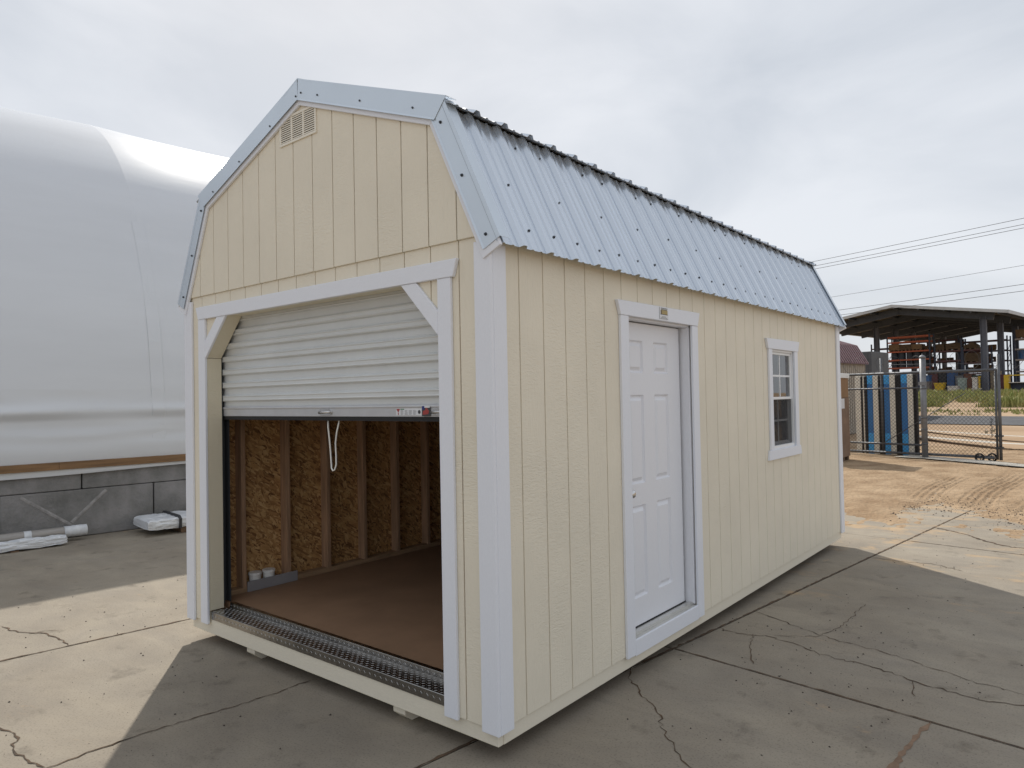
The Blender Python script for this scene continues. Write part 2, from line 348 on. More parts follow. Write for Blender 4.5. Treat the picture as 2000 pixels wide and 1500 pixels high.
sx = [-5+i*0.1 for i in range(42)]+[-0.8+i*0.02 for i in range(190)]+[3.0+i*0.1 for i in range(30)]; sy = [7.0+j*0.06 for j in range(275)]
sand = grid('sand', sx, sy, sandz, M_SAND); tag(sand, kind='structure')

b = MB()                              # strip of pale concrete under the gate and tracks across the drive
apron = empty('driveway_apron', (0, 18, GZ), kind='structure')
def strip(pts, wd, z, m, nm):
    b = MB()
    for i, (x, y) in enumerate(pts):
        a = pts[max(i-1, 0)]; c = pts[min(i+1, len(pts)-1)]; dx, dy = c[0]-a[0], c[1]-a[1]; l = math.hypot(dx, dy)
        ww = wd*(0.7+0.5*random.random()); zz = z if z is not None else terr(y)
        b.v += [(x-dy/l*ww/2, y+dx/l*ww/2, zz), (x+dy/l*ww/2, y-dx/l*ww/2, zz)]
    b.f = [(2*i, 2*i+1, 2*i+3, 2*i+2) for i in range(len(pts)-1)]
    return b.build(nm, m, apron)
M_PALE = mat('pale_concrete', (0.50, 0.46, 0.39), 0.85, var=0.12, vscale=3)
strip([(-1.6, 18.3), (-0.87, 18.03), (0.05, 17.5), (1.13, 16.7), (3, 15.4), (6, 13.6)], 0.75, GZ+0.052, M_PALE, 'concrete_strip')
strip([(-5, 28.6), (-2.2, 25.2), (-1.5, 24.4), (-0.64, 23.6), (0.16, 22.7), (0.8, 22.4), (4, 21)], 0.55, 0.075, M_PALE, 'concrete_strip')
strip([(-5, 31.0), (-2, 27.4), (0.0, 25.4), (1.5, 24.4), (5, 22.5)], 0.35, 0.155, M_PALE, 'concrete_strip')
road = grid('road', [-60+8*i for i in range(16)], [0, 4.2], lambda x, y: 0, M_ASPH)
for vv in road.data.vertices:
    x = vv.co.x; y = 31.0-0.20*(x+1)+vv.co.y if x < 0 else 30.8-0.03*x+vv.co.y
    vv.co.y = y; vv.co.z = terr(y)+0.03
tag(road, kind='structure')

gr = MB(); rr = random.Random(3)
for k in range(2600):
    if k < 420: x, y = rr.uniform(-5.2, -1.0), rr.uniform(-2.0, 1.2)
    elif k < 800: x, y = rr.gauss(0.9, 0.6), rr.uniform(0.8, 4.6)
    elif k < 1200: x, y = rr.uniform(-0.3, 2.6), rr.uniform(5, 9.5)
    else: x = rr.uniform(-0.9, 2.6); y = edge(x)+rr.gauss(0.45, 0.6)
    if -3.05 < x < 0 and y > 0: continue
    s_ = rr.choice((0.002, 0.003, 0.003, 0.004, 0.0075)); 
    if k % 3 == 0: s_ *= 0.7
    if k >= 1200: s_ *= 2.2
    pts = [Vector((rr.uniform(0.6, 1.2)*s_*math.cos(a), rr.uniform(0.6, 1.2)*s_*math.sin(a), 0)) for a in (0, 1.6, 3.1, 4.7)]
    o = Vector((x, y, max(GZ+0.002, sandz(x, y) if k >= 1200 else GZ))); gr.add([o+q for q in pts]+[o+Vector((0, 0, s_*0.8))], [(0, 1, 4), (1, 2, 4), (2, 3, 4), (3, 0, 4), (3, 2, 1, 0)])
tag(gr.build('gravel', M_PEB), 'dark grit and small stones scattered over the concrete', 'gravel', kind='stuff')

# ------------------------------------------------------------------ the shed
W, LN = 3.048, 6.096
shed = empty('storage_shed', (-W/2, LN/2, GZ), label='cream wooden storage shed with metal barn roof and half raised roll-up door', cat='shed')
XC = -W/2
ROOF = [(XC-1.622, 2.452), (XC-1.262, 3.215), (XC, 3.686), (XC+1.262, 3.215), (XC+1.622, 2.452)]     # top of the metal
def lerp_path(P, x):
    for (a, za), (b_, zb) in zip(P[:-1], P[1:]):
        if a <= x <= b_ and b_ > a: return za+(zb-za)*(x-a)/(b_-a)
    return P[0][1] if x < P[0][0] else P[-1][1]
def sub_path(P, a0, a1):
    """points of the polyline P (x never falling) between a0 and a1"""
    out = [(a0, lerp_path_r(P, a0))] + [(x, z) for x, z in P if a0 < x < a1] + [(a1, lerp_path(P, a1))]
    return out
def lerp_path_r(P, x):                 # value just right of x
    for i in range(len(P)-2, -1, -1):
        (a, za), (b_, zb) = P[i], P[i+1]
        if a <= x < b_: return za+(zb-za)*(x-a)/(b_-a)
    return P[-1][1]
MAPS = {'front': lambda a, d, z: (a, -d, z), 'right': lambda a, d, z: (d, a, z), 'left': lambda a, d, z: (-W-d, a, z), 'back': lambda a, d, z: (a, LN+d, z)}
def plate(b, side, poly, d0, d1):
    f = MAPS[side]; b.prism([f(a, d0, z) for a, z in poly], [f(a, d1, z) for a, z in poly]); return b
def boards(part, side, cuts, bot, top, d0, d1, hole=None):
    for a0, a1 in zip(cuts[:-1], cuts[1:]):
        x0, x1 = a0+0.0034, a1-0.0034
        if hole and hole[0] < x1 and hole[1] > x0:
            h0, h1, z0, z1 = hole
            if h0 <= x0 and h1 >= x1:
                polys = [[(x0, bot[0][1]), (x1, bot[0][1]), (x1, z0), (x0, z0)], [(x0, z1), (x1, z1), (x1, top[0][1]), (x0, top[0][1])]]
            elif h0 > x0:
                zb, zt = bot[0][1], top[0][1]; polys = [[(x0, zb), (x1, zb), (x1, z0), (h0, z0), (h0, z1), (x1, z1), (x1, zt), (x0, zt)]]
            else:
                zb, zt = bot[0][1], top[0][1]; polys = [[(x0, zb), (x1, zb), (x1, zt), (x0, zt), (x0, z1), (h1, z1), (h1, z0), (x0, z0)]]
        else:
            polys = [sub_path(bot, x0, x1)+list(reversed(sub_path(top, x0, x1)))]
        for pl in polys:
            q = [pl[0]]
            for c in pl[1:]:
                if abs(c[0]-q[-1][0])+abs(c[1]-q[-1][1]) > 1e-4: q.append(c)
            plate(MB(), side, q, d0, d1).build('siding_board', M_SID, part, bev=0.0022)
ZB, ZT, LAP = 0.083, 2.475, 2.485
P8 = 0.2032
cf = [-W]+[-W+0.208+P8*k for k in range(14)]+[0.0]
cs = [0.0]+[0.212+P8*k for k in range(29)]+[LN]
# backing sheets behind the boards
hp = [(-2.79, 2.03), (-2.53, 2.312), (-0.556, 2.305), (-0.30, 2.045)]          # head of the big opening with cut corners
fbot = [(-W, ZB), (-2.79, ZB), *hp, (-0.30, ZB), (0, ZB)]
gtop = [(-W, 2.50), (-2.775, 3.17), (XC, 3.640), (-0.273, 3.17), (0, 2.50)]
def front_sheet(d0, d1):
    b = MB()
    for a0, a1 in ((-W+0.012, -2.79), (-0.30, -0.012)): plate(b, 'front', [(a0, ZB), (a1, ZB), (a1, ZT), (a0, ZT)], d0, d1)
    plate(b, 'front', [*hp, (-0.30, ZT), (-2.79, ZT)], d0, d1)
    plate(b, 'front', [(-W+0.012, ZT+0.002), (-0.012, ZT+0.002), (-0.012, 2.49), (-0.273, 3.16), (XC, 3.625), (-2.775, 3.16), (-W+0.012, 2.49)], d0, d1)
    return b
fwall = front_sheet(-0.012, -0.001).build('front_wall', M_CREAM, shed)
boards(fwall, 'front', cf, fbot, [(-W, ZT+0.012), (0, ZT+0.012)], 0.0, 0.011)
boards(fwall, 'front', cf, [(-W, LAP), (0, LAP)], gtop, 0.0115, 0.0225)
DH = (1.235, 2.215, 0.10, 2.235)                                                 # door hole
WH = (3.815, 4.535, 1.135, 2.13)                                                 # window hole
b = MB()
for a0, a1, z0, z1 in ((0.012, DH[0], ZB, ZT), (DH[0], DH[1], DH[3], ZT), (DH[1], WH[0], ZB, ZT), (WH[0], WH[1], ZB, WH[2]), (WH[0], WH[1], WH[3], ZT), (WH[1], LN-0.012, ZB, ZT), (0.012, LN-0.012, ZT+0.001, 2.555)):
    plate(b, 'right', [(a0, z0), (a1, z0), (a1, z1), (a0, z1)], -0.012, -0.001)
rwall = b.build('right_wall', M_CREAM, shed)
boards(rwall, 'right', [c for c in cs if c < 3.6]+[3.666], [(0, ZB), (DH[0], ZB), (DH[0], DH[3]), (DH[1], DH[3]), (DH[1], ZB), (LN, ZB)], [(0, 2.562), (LN, 2.562)], 0.0, 0.011)
boards(rwall, 'right', [c for c in cs if c > 3.6], [(0, ZB), (LN, ZB)], [(0, 2.562), (LN, 2.562)], 0.0, 0.011, WH)
lwall = plate(MB(), 'left', [(0.012, ZB), (LN-0.012, ZB), (LN-0.012, ZT), (0.012, ZT)], -0.004, -0.001).build('left_wall', M_CREAM, shed)
boards(lwall, 'left', cs, [(0, ZB), (LN, ZB)], [(0, 2.562), (LN, 2.562)], 0.0, 0.011)
k = 0
while k*1.219 < LN-0.1:                                                          # sheets seen from inside
    a0, a1 = max(0.014, k*1.219+0.0015), min(LN-0.014, (k+1)*1.219-0.0015)
    plate(MB(), 'left', [(a0, 0.12), (a1, 0.12), (a1, ZT), (a0, ZT)], -0.014, -0.0045).build('osb_sheet', M_OSB, lwall); k += 1
for k in range(15):
    y = 0.345+0.4015*k
    if y < LN-0.1: MB().box(-W+0.0145, y, 0.2285, -W+0.1035, y+0.038, ZT-0.04).build('stud', M_STUD, lwall, bev=0.002)
MB().box(-W+0.0145, 0.115, 0.1895, -W+0.1035, LN-0.12, 0.228).build('bottom_plate', M_PLATE, lwall, bev=0.002)
MB().box(-W+0.0145, 0.115, ZT-0.039, -W+0.1035, LN-0.12, ZT).build('top_plate', M_PLATE, lwall)
MB().box(-W+0.1040, 0.385, 0.1895, -W+0.1180, 0.835, 0.270).build('kick_board', M_GREYB, lwall, bev=0.001)
bw = plate(MB(), 'back', [(-W+0.012, ZB), (-0.012, ZB), (-0.012, 2.49), (-0.273, 3.16), (XC, 3.625), (-2.775, 3.16), (-W+0.012, 2.49)], -0.012, -0.001).build('back_wall', M_OSB, shed)
boards(bw, 'back', cf, [(-W, ZB), (0, ZB)], gtop, 0.0, 0.011)
for y in [0.4064*k+0.3 for k in range(14)]:
    if not (1.1 < y < 2.3 or 3.7 < y < 4.6): MB().box(-0.1035, y, 0.2285, -0.0145, y+0.038, ZT-0.04).build('stud', M_STUD, rwall)
plate(MB(), 'right', [(0.115, 0.19), (DH[0]-0.02, 0.19), (DH[0]-0.02, ZT), (0.115, ZT)], -0.0138, -0.0125).build('osb_sheet', M_OSB, rwall)
plate(MB(), 'right', [(DH[1]+0.02, 0.19), (WH[0]-0.02, 0.19), (WH[0]-0.02, ZT), (DH[1]+0.02, ZT)], -0.0138, -0.0125).build('osb_sheet', M_OSB, rwall)

# base: rim joists, deck, runners
base = MB().box(-W+0.004, 0.042, 0.002, -0.004, LN-0.042, 0.15).build('floor_frame', M_PLATE, shed)
MB().box(-W+0.03, 0.1465, 0.1505, -0.116, LN-0.03, 0.189).build('floor_deck', M_FLOOR, shed)
MB().box(-W+0.002, 0.002, 0.0, -0.002, 0.040, 0.128).build('rim_joist', M_CREAM, shed, bev=0.003)
MB().box(-W+0.002, LN-0.040, 0.0, -0.002, LN-0.002, 0.14).build('rim_joist', M_CREAM, shed, bev=0.003)
MB().box(-0.0375, 0.0405, 0.0, 0.001, LN-0.0405, 0.14).build('rim_joist', M_CREAM, shed, bev=0.003)
MB().box(-W-0.001, 0.0405, 0.0, -W+0.0375, LN-0.0405, 0.14).build('rim_joist', M_CREAM, shed, bev=0.003)
for x in (-2.335, -0.80):
    b = MB(); pr = [(0.03, -0.0005), (0.03, -0.045), (0.085, GZ+0.0005), (LN-0.085, GZ+0.0005), (LN-0.03, -0.045), (LN-0.03, -0.0005)]
    b.prism([(x, y, z) for y, z in pr], [(x+0.098, y, z) for y, z in pr]).build('runner', M_CREAM, shed, bev=0.003)

# tread-plate sill of the big opening
TX0, TX1 = -2.757, -0.343
b = MB(); pr = [(-0.004, 0.108), (-0.004, 0.160), (-0.002, 0.1635), (0.137, 0.1635), (0.141, 0.193), (0.144, 0.195), (0.175, 0.195), (0.175, 0.192), (0.146, 0.192), (0.143, 0.150), (0.0, 0.150), (0.0, 0.108)]
b.prism([(TX0, y, z) for y, z in pr], [(TX1, y, z) for y, z in pr])
tread = b.build('tread_plate', M_TREAD, shed)
b = MB()
def lug(o, ax, n, ln=0.021, wd=0.0045, h=0.0014):
    o = Vector(o); ax = Vector(ax).normalized(); n = Vector(n); s_ = n.cross(ax)
    b.add([o-ax*ln/2, o+s_*wd/2, o+ax*ln/2, o-s_*wd/2, o-ax*ln*0.22+n*h, o+s_*wd*0.2+n*h, o+ax*ln*0.22+n*h, o-s_*wd*0.2+n*h], [(0, 1, 5, 4), (1, 2, 6, 5), (2, 3, 7, 6), (3, 0, 4, 7), (4, 5, 6, 7)])
x = TX0+0.015; i = 0
while x < TX1-0.012:
    for j in range(6):
        if (i+j) % 2 == 0: lug((x, 0.012+j*0.0225, 0.1637), (1, 0.8, 0), (0, 0, 1))
        else: lug((x, 0.012+j*0.0225, 0.1637), (1, -0.8, 0), (0, 0, 1))
    lug((x, -0.0042, 0.136), (1, 0, 0.9 if i % 2 else -0.9), (0, -1, 0))
    lug((x, 0.1388, 0.179), (1, 0, 0.9 if i % 2 else -0.9), (0, -1, 0))
    x += 0.0235; i += 1
t = b.build('tread_lugs', M_LUG, tread); t['kind'] = 'stuff'

# white trim
def board(side, poly, d0, d1, m=None, nm='trim_board', parent=None, bev=0.0025):
    return plate(MB(), side, poly, d0, d1).build(nm, m or M_TRIM, parent or shed, bev=bev)
D0, D1 = 0.0117, 0.0305
def corner(px, py, sxn, syn):
    """two boards wrapping a corner; sxn, syn point outwards"""
    x0, x1 = sorted((px+sxn*D1, px-sxn*0.080)); y0, y1 = sorted((py+syn*D0, py+syn*D1))
    c = MB().box(x0, y0, 0.068, x1, y1, 2.455).build('corner_trim', M_TRIM, shed, bev=0.003)
    x0, x1 = sorted((px+sxn*D0, px+sxn*D1)); y0, y1 = sorted((py+syn*(D0-0.0005), py-syn*0.088))
    MB().box(x0, y0, 0.068, x1, y1, 2.44).build('side_board', M_TRIM, c, bev=0.003)
corner(0, 0, 1, -1); corner(-W, 0, -1, -1); corner(0, LN, 1, 1); corner(-W, LN, -1, 1)
hd = board('front', [(-2.858, 2.310), (-0.222, 2.304), (-0.192, 2.394), (-2.894, 2.402)], D0, D1+0.004, M_TRIMH, 'header_trim')
board('front', [(-2.865, 0.074), (-2.767, 0.074), (-2.767, 2.3092), (-2.865, 2.3095)], D0, D1, nm='jamb_trim')
board('front', [(-0.337, 0.074), (-0.242, 0.074), (-0.242, 2.3035), (-0.337, 2.3038)], D0, D1, nm='jamb_trim')
board('front', [(-0.338, 2.015), (-0.338, 2.140), (-0.497, 2.3040), (-0.617, 2.3043)], D0, D1-0.001, M_TRIMH, 'corner_brace')
board('front', [(-2.766, 2.018), (-2.766, 2.148), (-2.594, 2.3088), (-2.470, 2.3085)], D0, D1-0.001, M_TRIMH, 'corner_brace')
# cream lining that returns into the opening
def liner(p0, p1, th, y0=-0.0105, y1=0.100):
    (x0, z0), (x1, z1) = p0, p1; dx, dz = x1-x0, z1-z0; l = math.hypot(dx, dz); nx, nz = -dz/l*th, dx/l*th
    q = [(x0, z0), (x1, z1), (x1+nx, z1+nz), (x0+nx, z0+nz)]
    return MB().prism([(x, y0, z) for x, z in q], [(x, y1, z) for x, z in q]).build('opening_liner', M_CREAMV, shed, bev=0.002)
liner((-2.770, 0.166), (-2.770, 2.020), 0.019); liner((-2.770, 2.021), (-2.478, 2.3135), 0.019); liner((-2.477, 2.314), (-0.612, 2.309), 0.019)
liner((-0.611, 2.3085), (-0.334, 2.019), 0.019); liner((-0.334, 2.018), (-0.334, 0.166), 0.019)
MB().box(-2.95, 0.1005, 2.36, -0.12, 0.1145, 2.47).build('header_beam', M_PLATE, shed)
MB().box(-2.93, 0.0, 0.19, -2.80, 0.1, 2.3).build('jack_stud', M_STUD, shed); MB().box(-0.27, 0.0, 0.19, -0.14, 0.1, 2.3).build('jack_stud', M_STUD, shed)

# roll-up door
CX0, CX1, CY = -2.80, -0.30, 0.128
pr = []; z = 1.655; pitch = 0.0975
while z < 2.42:
    for dz, dy in ((0, 0), (0.040, 0), (0.043, -0.005), (0.047, -0.020), (0.052, -0.024), (0.058, -0.020), (0.074, -0.020), (0.080, -0.024), (0.085, -0.020), (0.092, -0.005)): pr.append((CY+dy, z+dz))
    z += pitch
b = MB(); n = len(pr); cols = 26
for i in range(cols+1):
    x = CX0+(CX1-CX0)*i/cols
    for j, (y, z) in enumerate(pr): b.v.append((x, y+0.0015*mnoise.noise(Vector((x*2, z*6, 0))), z))
b.f = [(i*n+j, (i+1)*n+j, (i+1)*n+j+1, i*n+j+1) for i in range(cols) for j in range(n-1)]
door = b.build('roll_up_door', M_CURT, shed)
MB().tube([(CX0, 0.31, 2.56), (CX1, 0.31, 2.56)], 0.17, 20).build('door_coil', M_CURT, door, smooth=True)
b = MB(); pr = [(CY+0.006, 1.590), (CY-0.012, 1.590), (CY-0.014, 1.640), (CY-0.020, 1.645), (CY-0.020, 1.652), (CY-0.010, 1.660), (CY+0.006, 1.662)]
b.prism([(CX0+0.02, y, z) for y, z in pr], [(CX1, y, z) for y, z in pr]).build('bottom_bar', M_ALU, door, bev=0.0015)
MB().box(CX0+0.02, CY-0.010, 1.564, CX1, CY+0.004, 1.5895).build('rubber_seal', M_BLACK, door)
def handle(xc):
    b = MB(); y = CY-0.0135; zc = 1.617
    ring = [(xc+(0.052 if math.cos(a) > 0 else -0.052)+0.019*math.cos(a), zc+0.019*math.sin(a)) for a in [k*math.pi/8 for k in range(16)]]
    b.prism([(x, y-0.0005, z) for x, z in ring], [(x, y-0.004, z) for x, z in ring])
    h = b.build('handle', M_CHROME, door, bev=0.001)
    MB().tube([(xc-0.052, y-0.004, zc-0.003), (xc-0.045, y-0.018, zc-0.002), (xc, y-0.022, zc), (xc+0.035, y-0.018, zc+0.001), (xc+0.055, y-0.006, zc+0.002)], [0.008, 0.0085, 0.0055, 0.008, 0.012], 10).build('grip', M_CHROME, h, smooth=True)
    MB().tube([(xc+0.055, y-0.0035, zc+0.002), (xc+0.055, y-0.010, zc+0.002)], 0.014, 14).build('bolt', M_CHROME, h)
handle(-1.503); handle(-0.475)
def flat(nm, m, parent, x0, z0, x1, z1, y): return MB().box(x0, y-0.0006, z0, x1, y, z1).build(nm, m, parent)
SY = CY-0.0141
M_STK = mat('sticker_white', (0.72, 0.73, 0.75), 0.4); M_STKR = mat('sticker_red', (0.36, 0.05, 0.045), 0.45); M_STKB = mat('sticker_navy', (0.025, 0.04, 0.20), 0.45); M_STKD = mat('sticker_dark', (0.05, 0.05, 0.055), 0.45); M_STKG = mat('sticker_green', (0.06, 0.22, 0.12), 0.45)
st = flat('warning_label', M_STK, door, -0.832, 1.598, -0.618, 1.6375, SY)
st['label'] = 'white printed warning label with red triangle'
SP = SY-0.0008
MB().prism([(-0.829, SP, 1.635), (-0.797, SP, 1.635), (-0.813, SP, 1.612)], [(-0.829, SP-0.0004, 1.635), (-0.797, SP-0.0004, 1.635), (-0.813, SP-0.0004, 1.612)]).build('print', M_STKR, st)
flat('print', M_STKR, st, -0.8155, 1.601, -0.8085, 1.612, SP); flat('print', M_STKG, st, -0.794, 1.630, -0.762, 1.635, SP)
b = MB()
for xa, xb in ((-0.792, -0.766), (-0.758, -0.730), (-0.724, -0.694), (-0.688, -0.660)):
    for q in range(6): b.box(xa, SP-0.0004, 1.602+q*0.0045, xb-random.uniform(0, 0.010), SP, 1.6040+q*0.0045)
t = b.build('print_lines', mat('print_grey', (0.30, 0.31, 0.33), 0.5), st); t['kind'] = 'stuff'
MB().tube([(-0.638, SP-0.0004, 1.617), (-0.638, SP, 1.617)], 0.011, 14).build('print', M_STKD, st)
fl = flat('square_sticker', M_STKD, door, -0.610, 1.593, -0.545, 1.6495, SY-0.0065)
flat('print', M_STKB, fl, -0.609, 1.630, -0.590, 1.6495, SY-0.0072); flat('print', M_STK, fl, -0.5895, 1.6405, -0.546, 1.6495, SY-0.0072)
MB().prism([(x, SY-0.0072, z) for x, z in ((-0.604, 1.601), (-0.560, 1.606), (-0.552, 1.622), (-0.566, 1.634), (-0.571, 1.645), (-0.580, 1.645), (-0.582, 1.628), (-0.602, 1.622))], [(x, SY-0.0076, z) for x, z in ((-0.604, 1.601), (-0.560, 1.606), (-0.552, 1.622), (-0.566, 1.634), (-0.571, 1.645), (-0.580, 1.645), (-0.582, 1.628), (-0.602, 1.622))]).build('print', M_STKR, fl)
rp_ = [(-1.515, 1.575), (-1.508, 1.52), (-1.498, 1.44), (-1.500, 1.36), (-1.492, 1.29), (-1.486, 1.262), (-1.470, 1.246), (-1.452, 1.252), (-1.440, 1.285), (-1.444, 1.35), (-1.440, 1.42), (-1.418, 1.49), (-1.402, 1.54), (-1.397, 1.575)]
MB().tube([(x, CY+0.012+0.006*math.sin(z*20), z) for x, z in rp_], 0.0052, 8).build('pull_rope', M_ROPE, door, smooth=True)
for x0, x1 in ((-2.835, -2.768), (-0.334, -0.268)):
    b = MB().box(x0, 0.1015, 0.20, x1, 0.1055, 2.36).box(x0, 0.152, 0.20, x1, 0.156, 2.36); xo = x0 if x0 < -1 else x1-0.004
    b.box(xo, 0.1056, 0.20, xo+0.004, 0.1519, 2.36).build('door_guide', M_RAIL, shed)

# roof
roof = MB(); RD = [(XC-1.48, 2.752), *ROOF[1:4], (XC+1.48, 2.752)]; RI = [(XC+(x-XC)*0.985, z-0.036) for x, z in RD]; RJ = [(XC+(x-XC)*0.985, z-0.048) for x, z in RD]
ring = RI+list(reversed(RJ))
roof.prism([(x, 0.0, z) for x, z in ring], [(x, LN, z) for x, z in ring])
roof = roof.build('roof', M_PLATE, shed)
RY0, RY1 = -0.045, LN+0.050
def panel_profile(y0, y1, ribs):
    """height of a ribbed sheet against y: ribs every 0.2286 m with two low stiffeners between"""
    A = []; k = math.floor((y0-ribs)/0.2286)-1
    while ribs+k*0.2286 < y1+0.3:
        c = ribs+k*0.2286
        for dy, h in ((-0.030, 0), (-0.013, 0.020), (0.013, 0.020), (0.030, 0), (0.066, 0), (0.074, 0.006), (0.084, 0.006), (0.092, 0), (0.135, 0), (0.143, 0.006), (0.153, 0.006), (0.161, 0)):
            A.append((c+dy, h))
        k += 1
    return [(y0, lerp_path(A, y0))]+[q for q in A if y0+1e-4 < q[0] < y1-1e-4]+[(y1, lerp_path(A, y1))]
def roof_sheets(a, b_, ext_lo, ext_hi, lift, nm='roof_panel'):
    """ribbed sheets on the slope that runs from a (low) to b_ (high) in x, z"""
    a = Vector((a[0], 0, a[1])); c = Vector((b_[0], 0, b_[1])); t = (c-a).normalized(); nrm = Vector((-t.z, 0, t.x))
    if nrm.z < 0: nrm = -nrm
    lo = a-t*ext_lo; hi = c+t*ext_hi; y = RY0; q = 0
    while y < RY1-0.05:
        y1 = min(y+0.9144, RY1); P = panel_profile(y, y1, 0.16); bb = MB(); n = len(P)
        for base_ in (lo, hi):
            for yy, h in P: bb.v.append(tuple(base_+nrm*(lift-0.022+h)+Vector((0, yy, 0))))
        for base_ in (lo, hi):
            for yy, h in P: bb.v.append(tuple(base_+nrm*(lift-0.0235+h)+Vector((0, yy, 0))))
        for i in range(n-1):
            bb.f.append((i, i+1, n+i+1, n+i)); bb.f.append((2*n+i, 3*n+i, 3*n+i+1, 2*n+i+1)); bb.f.append((i, 2*n+i, 2*n+i+1, i+1)); bb.f.append((n+i, n+i+1, 3*n+i+1, 3*n+i))
        bb.f += [(0, n, 3*n, 2*n), (n-1, 3*n-1, 4*n-1, 2*n-1)]
        bb.build(nm, M_GALV, roof); y = y1
    return lo, hi, t, nrm
LO = roof_sheets(ROOF[4], ROOF[3], 0.012, -0.015, 0.0)
roof_sheets(ROOF[0], ROOF[1], 0.012, -0.015, 0.0)
UP = roof_sheets(ROOF[3], ROOF[2], 0.062, 0.0, 0.010)
roof_sheets(ROOF[1], ROOF[2], 0.062, 0.0, 0.010)
pr = [(XC-0.16, 3.686-0.052), (XC-0.155, 3.686-0.040), (XC, 3.710), (XC+0.155, 3.686-0.040), (XC+0.16, 3.686-0.052), (XC, 3.702)]
MB().prism([(x, RY0-0.004, z) for x, z in pr], [(x, RY1+0.004, z) for x, z in pr]).build('ridge_cap', M_GTRIM, roof)
# rake boards and metal rake trim on both gables
def rake(p0, p1, wd0, wd1, y0, y1, m, nm, parent, e0=0.0, e1=0.0):
    """strip parallel to the slope p0 to p1, from wd0 to wd1 below the roof line"""
    a = Vector((p0[0], 0, p0[1])); c = Vector((p1[0], 0, p1[1])); t = (c-a).normalized(); nn = Vector((t.z, 0, -t.x))
    if nn.z > 0: nn = -nn
    a = a-t*e0; c = c+t*e1; q = [a+nn*wd0, c+nn*wd0, c+nn*wd1, a+nn*wd1]
    return MB().prism([v+Vector((0, y0, 0)) for v in q], [v+Vector((0, y1, 0)) for v in q]).build(nm, m, parent, bev=0.0015)
def miter(i, off):
    """roof line moved inwards by off, corner i of the polyline"""
    P = ROOF; k = lambda a, b_: (Vector((b_[0]-a[0], b_[1]-a[1])).normalized())
    def nin(t): v = Vector((t[1], -t[0])); return v
    if i == 0: t = k(P[0], P[1]); return Vector(P[0])+nin(t)*off
    if i == 4: t = k(P[3], P[4]); return Vector(P[4])+nin(t)*off
    t0, t1 = k(P[i-1], P[i]), k(P[i], P[i+1]); n0, n1 = nin(t0), nin(t1); bis = (n0+n1).normalized()
    return Vector(P[i])+bis*off/bis.dot(n0)
for y0, y1, back in ((-0.0405, -0.0235, False), (LN+0.0125, LN+0.045, True)):
    for i in range(4):
        a0, a1, b0, b1 = miter(i, 0.008), miter(i, 0.135), miter(i+1, 0.008), miter(i+1, 0.135)
        if i in (0, 3):           # tails of the rake boards run a little past the eaves
            tt = (a0-b0).normalized()*0.035 if i == 0 else (b0-a0).normalized()*0.035
            if i == 0: a0, a1 = a0+tt, a1+tt
            else: b0, b1 = b0+tt, b1+tt
        q = [a0, b0, b1, a1]
        MB().prism([(v[0], y0, v[1]) for v in q], [(v[0], y1, v[1]) for v in q]).build('rake_board', M_TRIMH, roof, bev=0.002)
        c0, c1, e0, e1 = miter(i, -0.006), miter(i, 0.098), miter(i+1, -0.006), miter(i+1, 0.098)
        lift = 0.010 if i in (1, 2) else 0.0
        yf = y0-0.0045-lift*0.35 if not back else y1+0.0045
        # front face, turned lower lip and the wing that lies on the sheets
        ym, yw = (yf+0.0025, RY0+0.075) if not back else (yf-0.0025, RY1-0.075)
        tdir = (e0-c0).normalized(); nout = Vector((-tdir[1], tdir[0]))
        if nout[1] < 0: nout = -nout
        ex = 0.022 if i in (1, 2) else 0.0
        if i == 1: c0, c1 = c0-tdir*ex, c1-tdir*ex
        if i == 2: e0, e1 = e0+tdir*ex, e1+tdir*ex
        up_ = nout*(lift+0.002)
        b = MB(); q = [c0+up_, e0+up_, e1, c1]
        b.prism([(v[0], yf, v[1]) for v in q], [(v[0], ym, v[1]) for v in q])
        q2 = [c1, e1]; n3 = -nout*0.010
        b.prism([(c1[0], yf-0.0005, c1[1]), (e1[0], yf-0.0005, e1[1]), (e1[0]+n3[0], yf-0.006 if not back else yf+0.006, e1[1]+n3[1]), (c1[0]+n3[0], yf-0.006 if not back else yf+0.006, c1[1]+n3[1])],
                [(c1[0], yf+0.001, c1[1]), (e1[0], yf+0.001, e1[1]), (e1[0]+n3[0], yf-0.0045 if not back else yf+0.0045, e1[1]+n3[1]), (c1[0]+n3[0], yf-0.0045 if not back else yf+0.0045, c1[1]+n3[1])])
        w0 = [c0+up_, e0+up_]
        b.prism([(w0[0][0], yf, w0[0][1]), (w0[1][0], yf, w0[1][1]), (w0[1][0], yw, w0[1][1]), (w0[0][0], yw, w0[0][1])],
                [(w0[0][0]+nout[0]*0.0015, yf, w0[0][1]+nout[1]*0.0015), (w0[1][0]+nout[0]*0.0015, yf, w0[1][1]+nout[1]*0.0015), (w0[1][0]+nout[0]*0.0015, yw, w0[1][1]+nout[1]*0.0015), (w0[0][0]+nout[0]*0.0015, yw, w0[0][1]+nout[1]*0.0015)])
        b.build('rake_trim', M_GTRIM, roof)
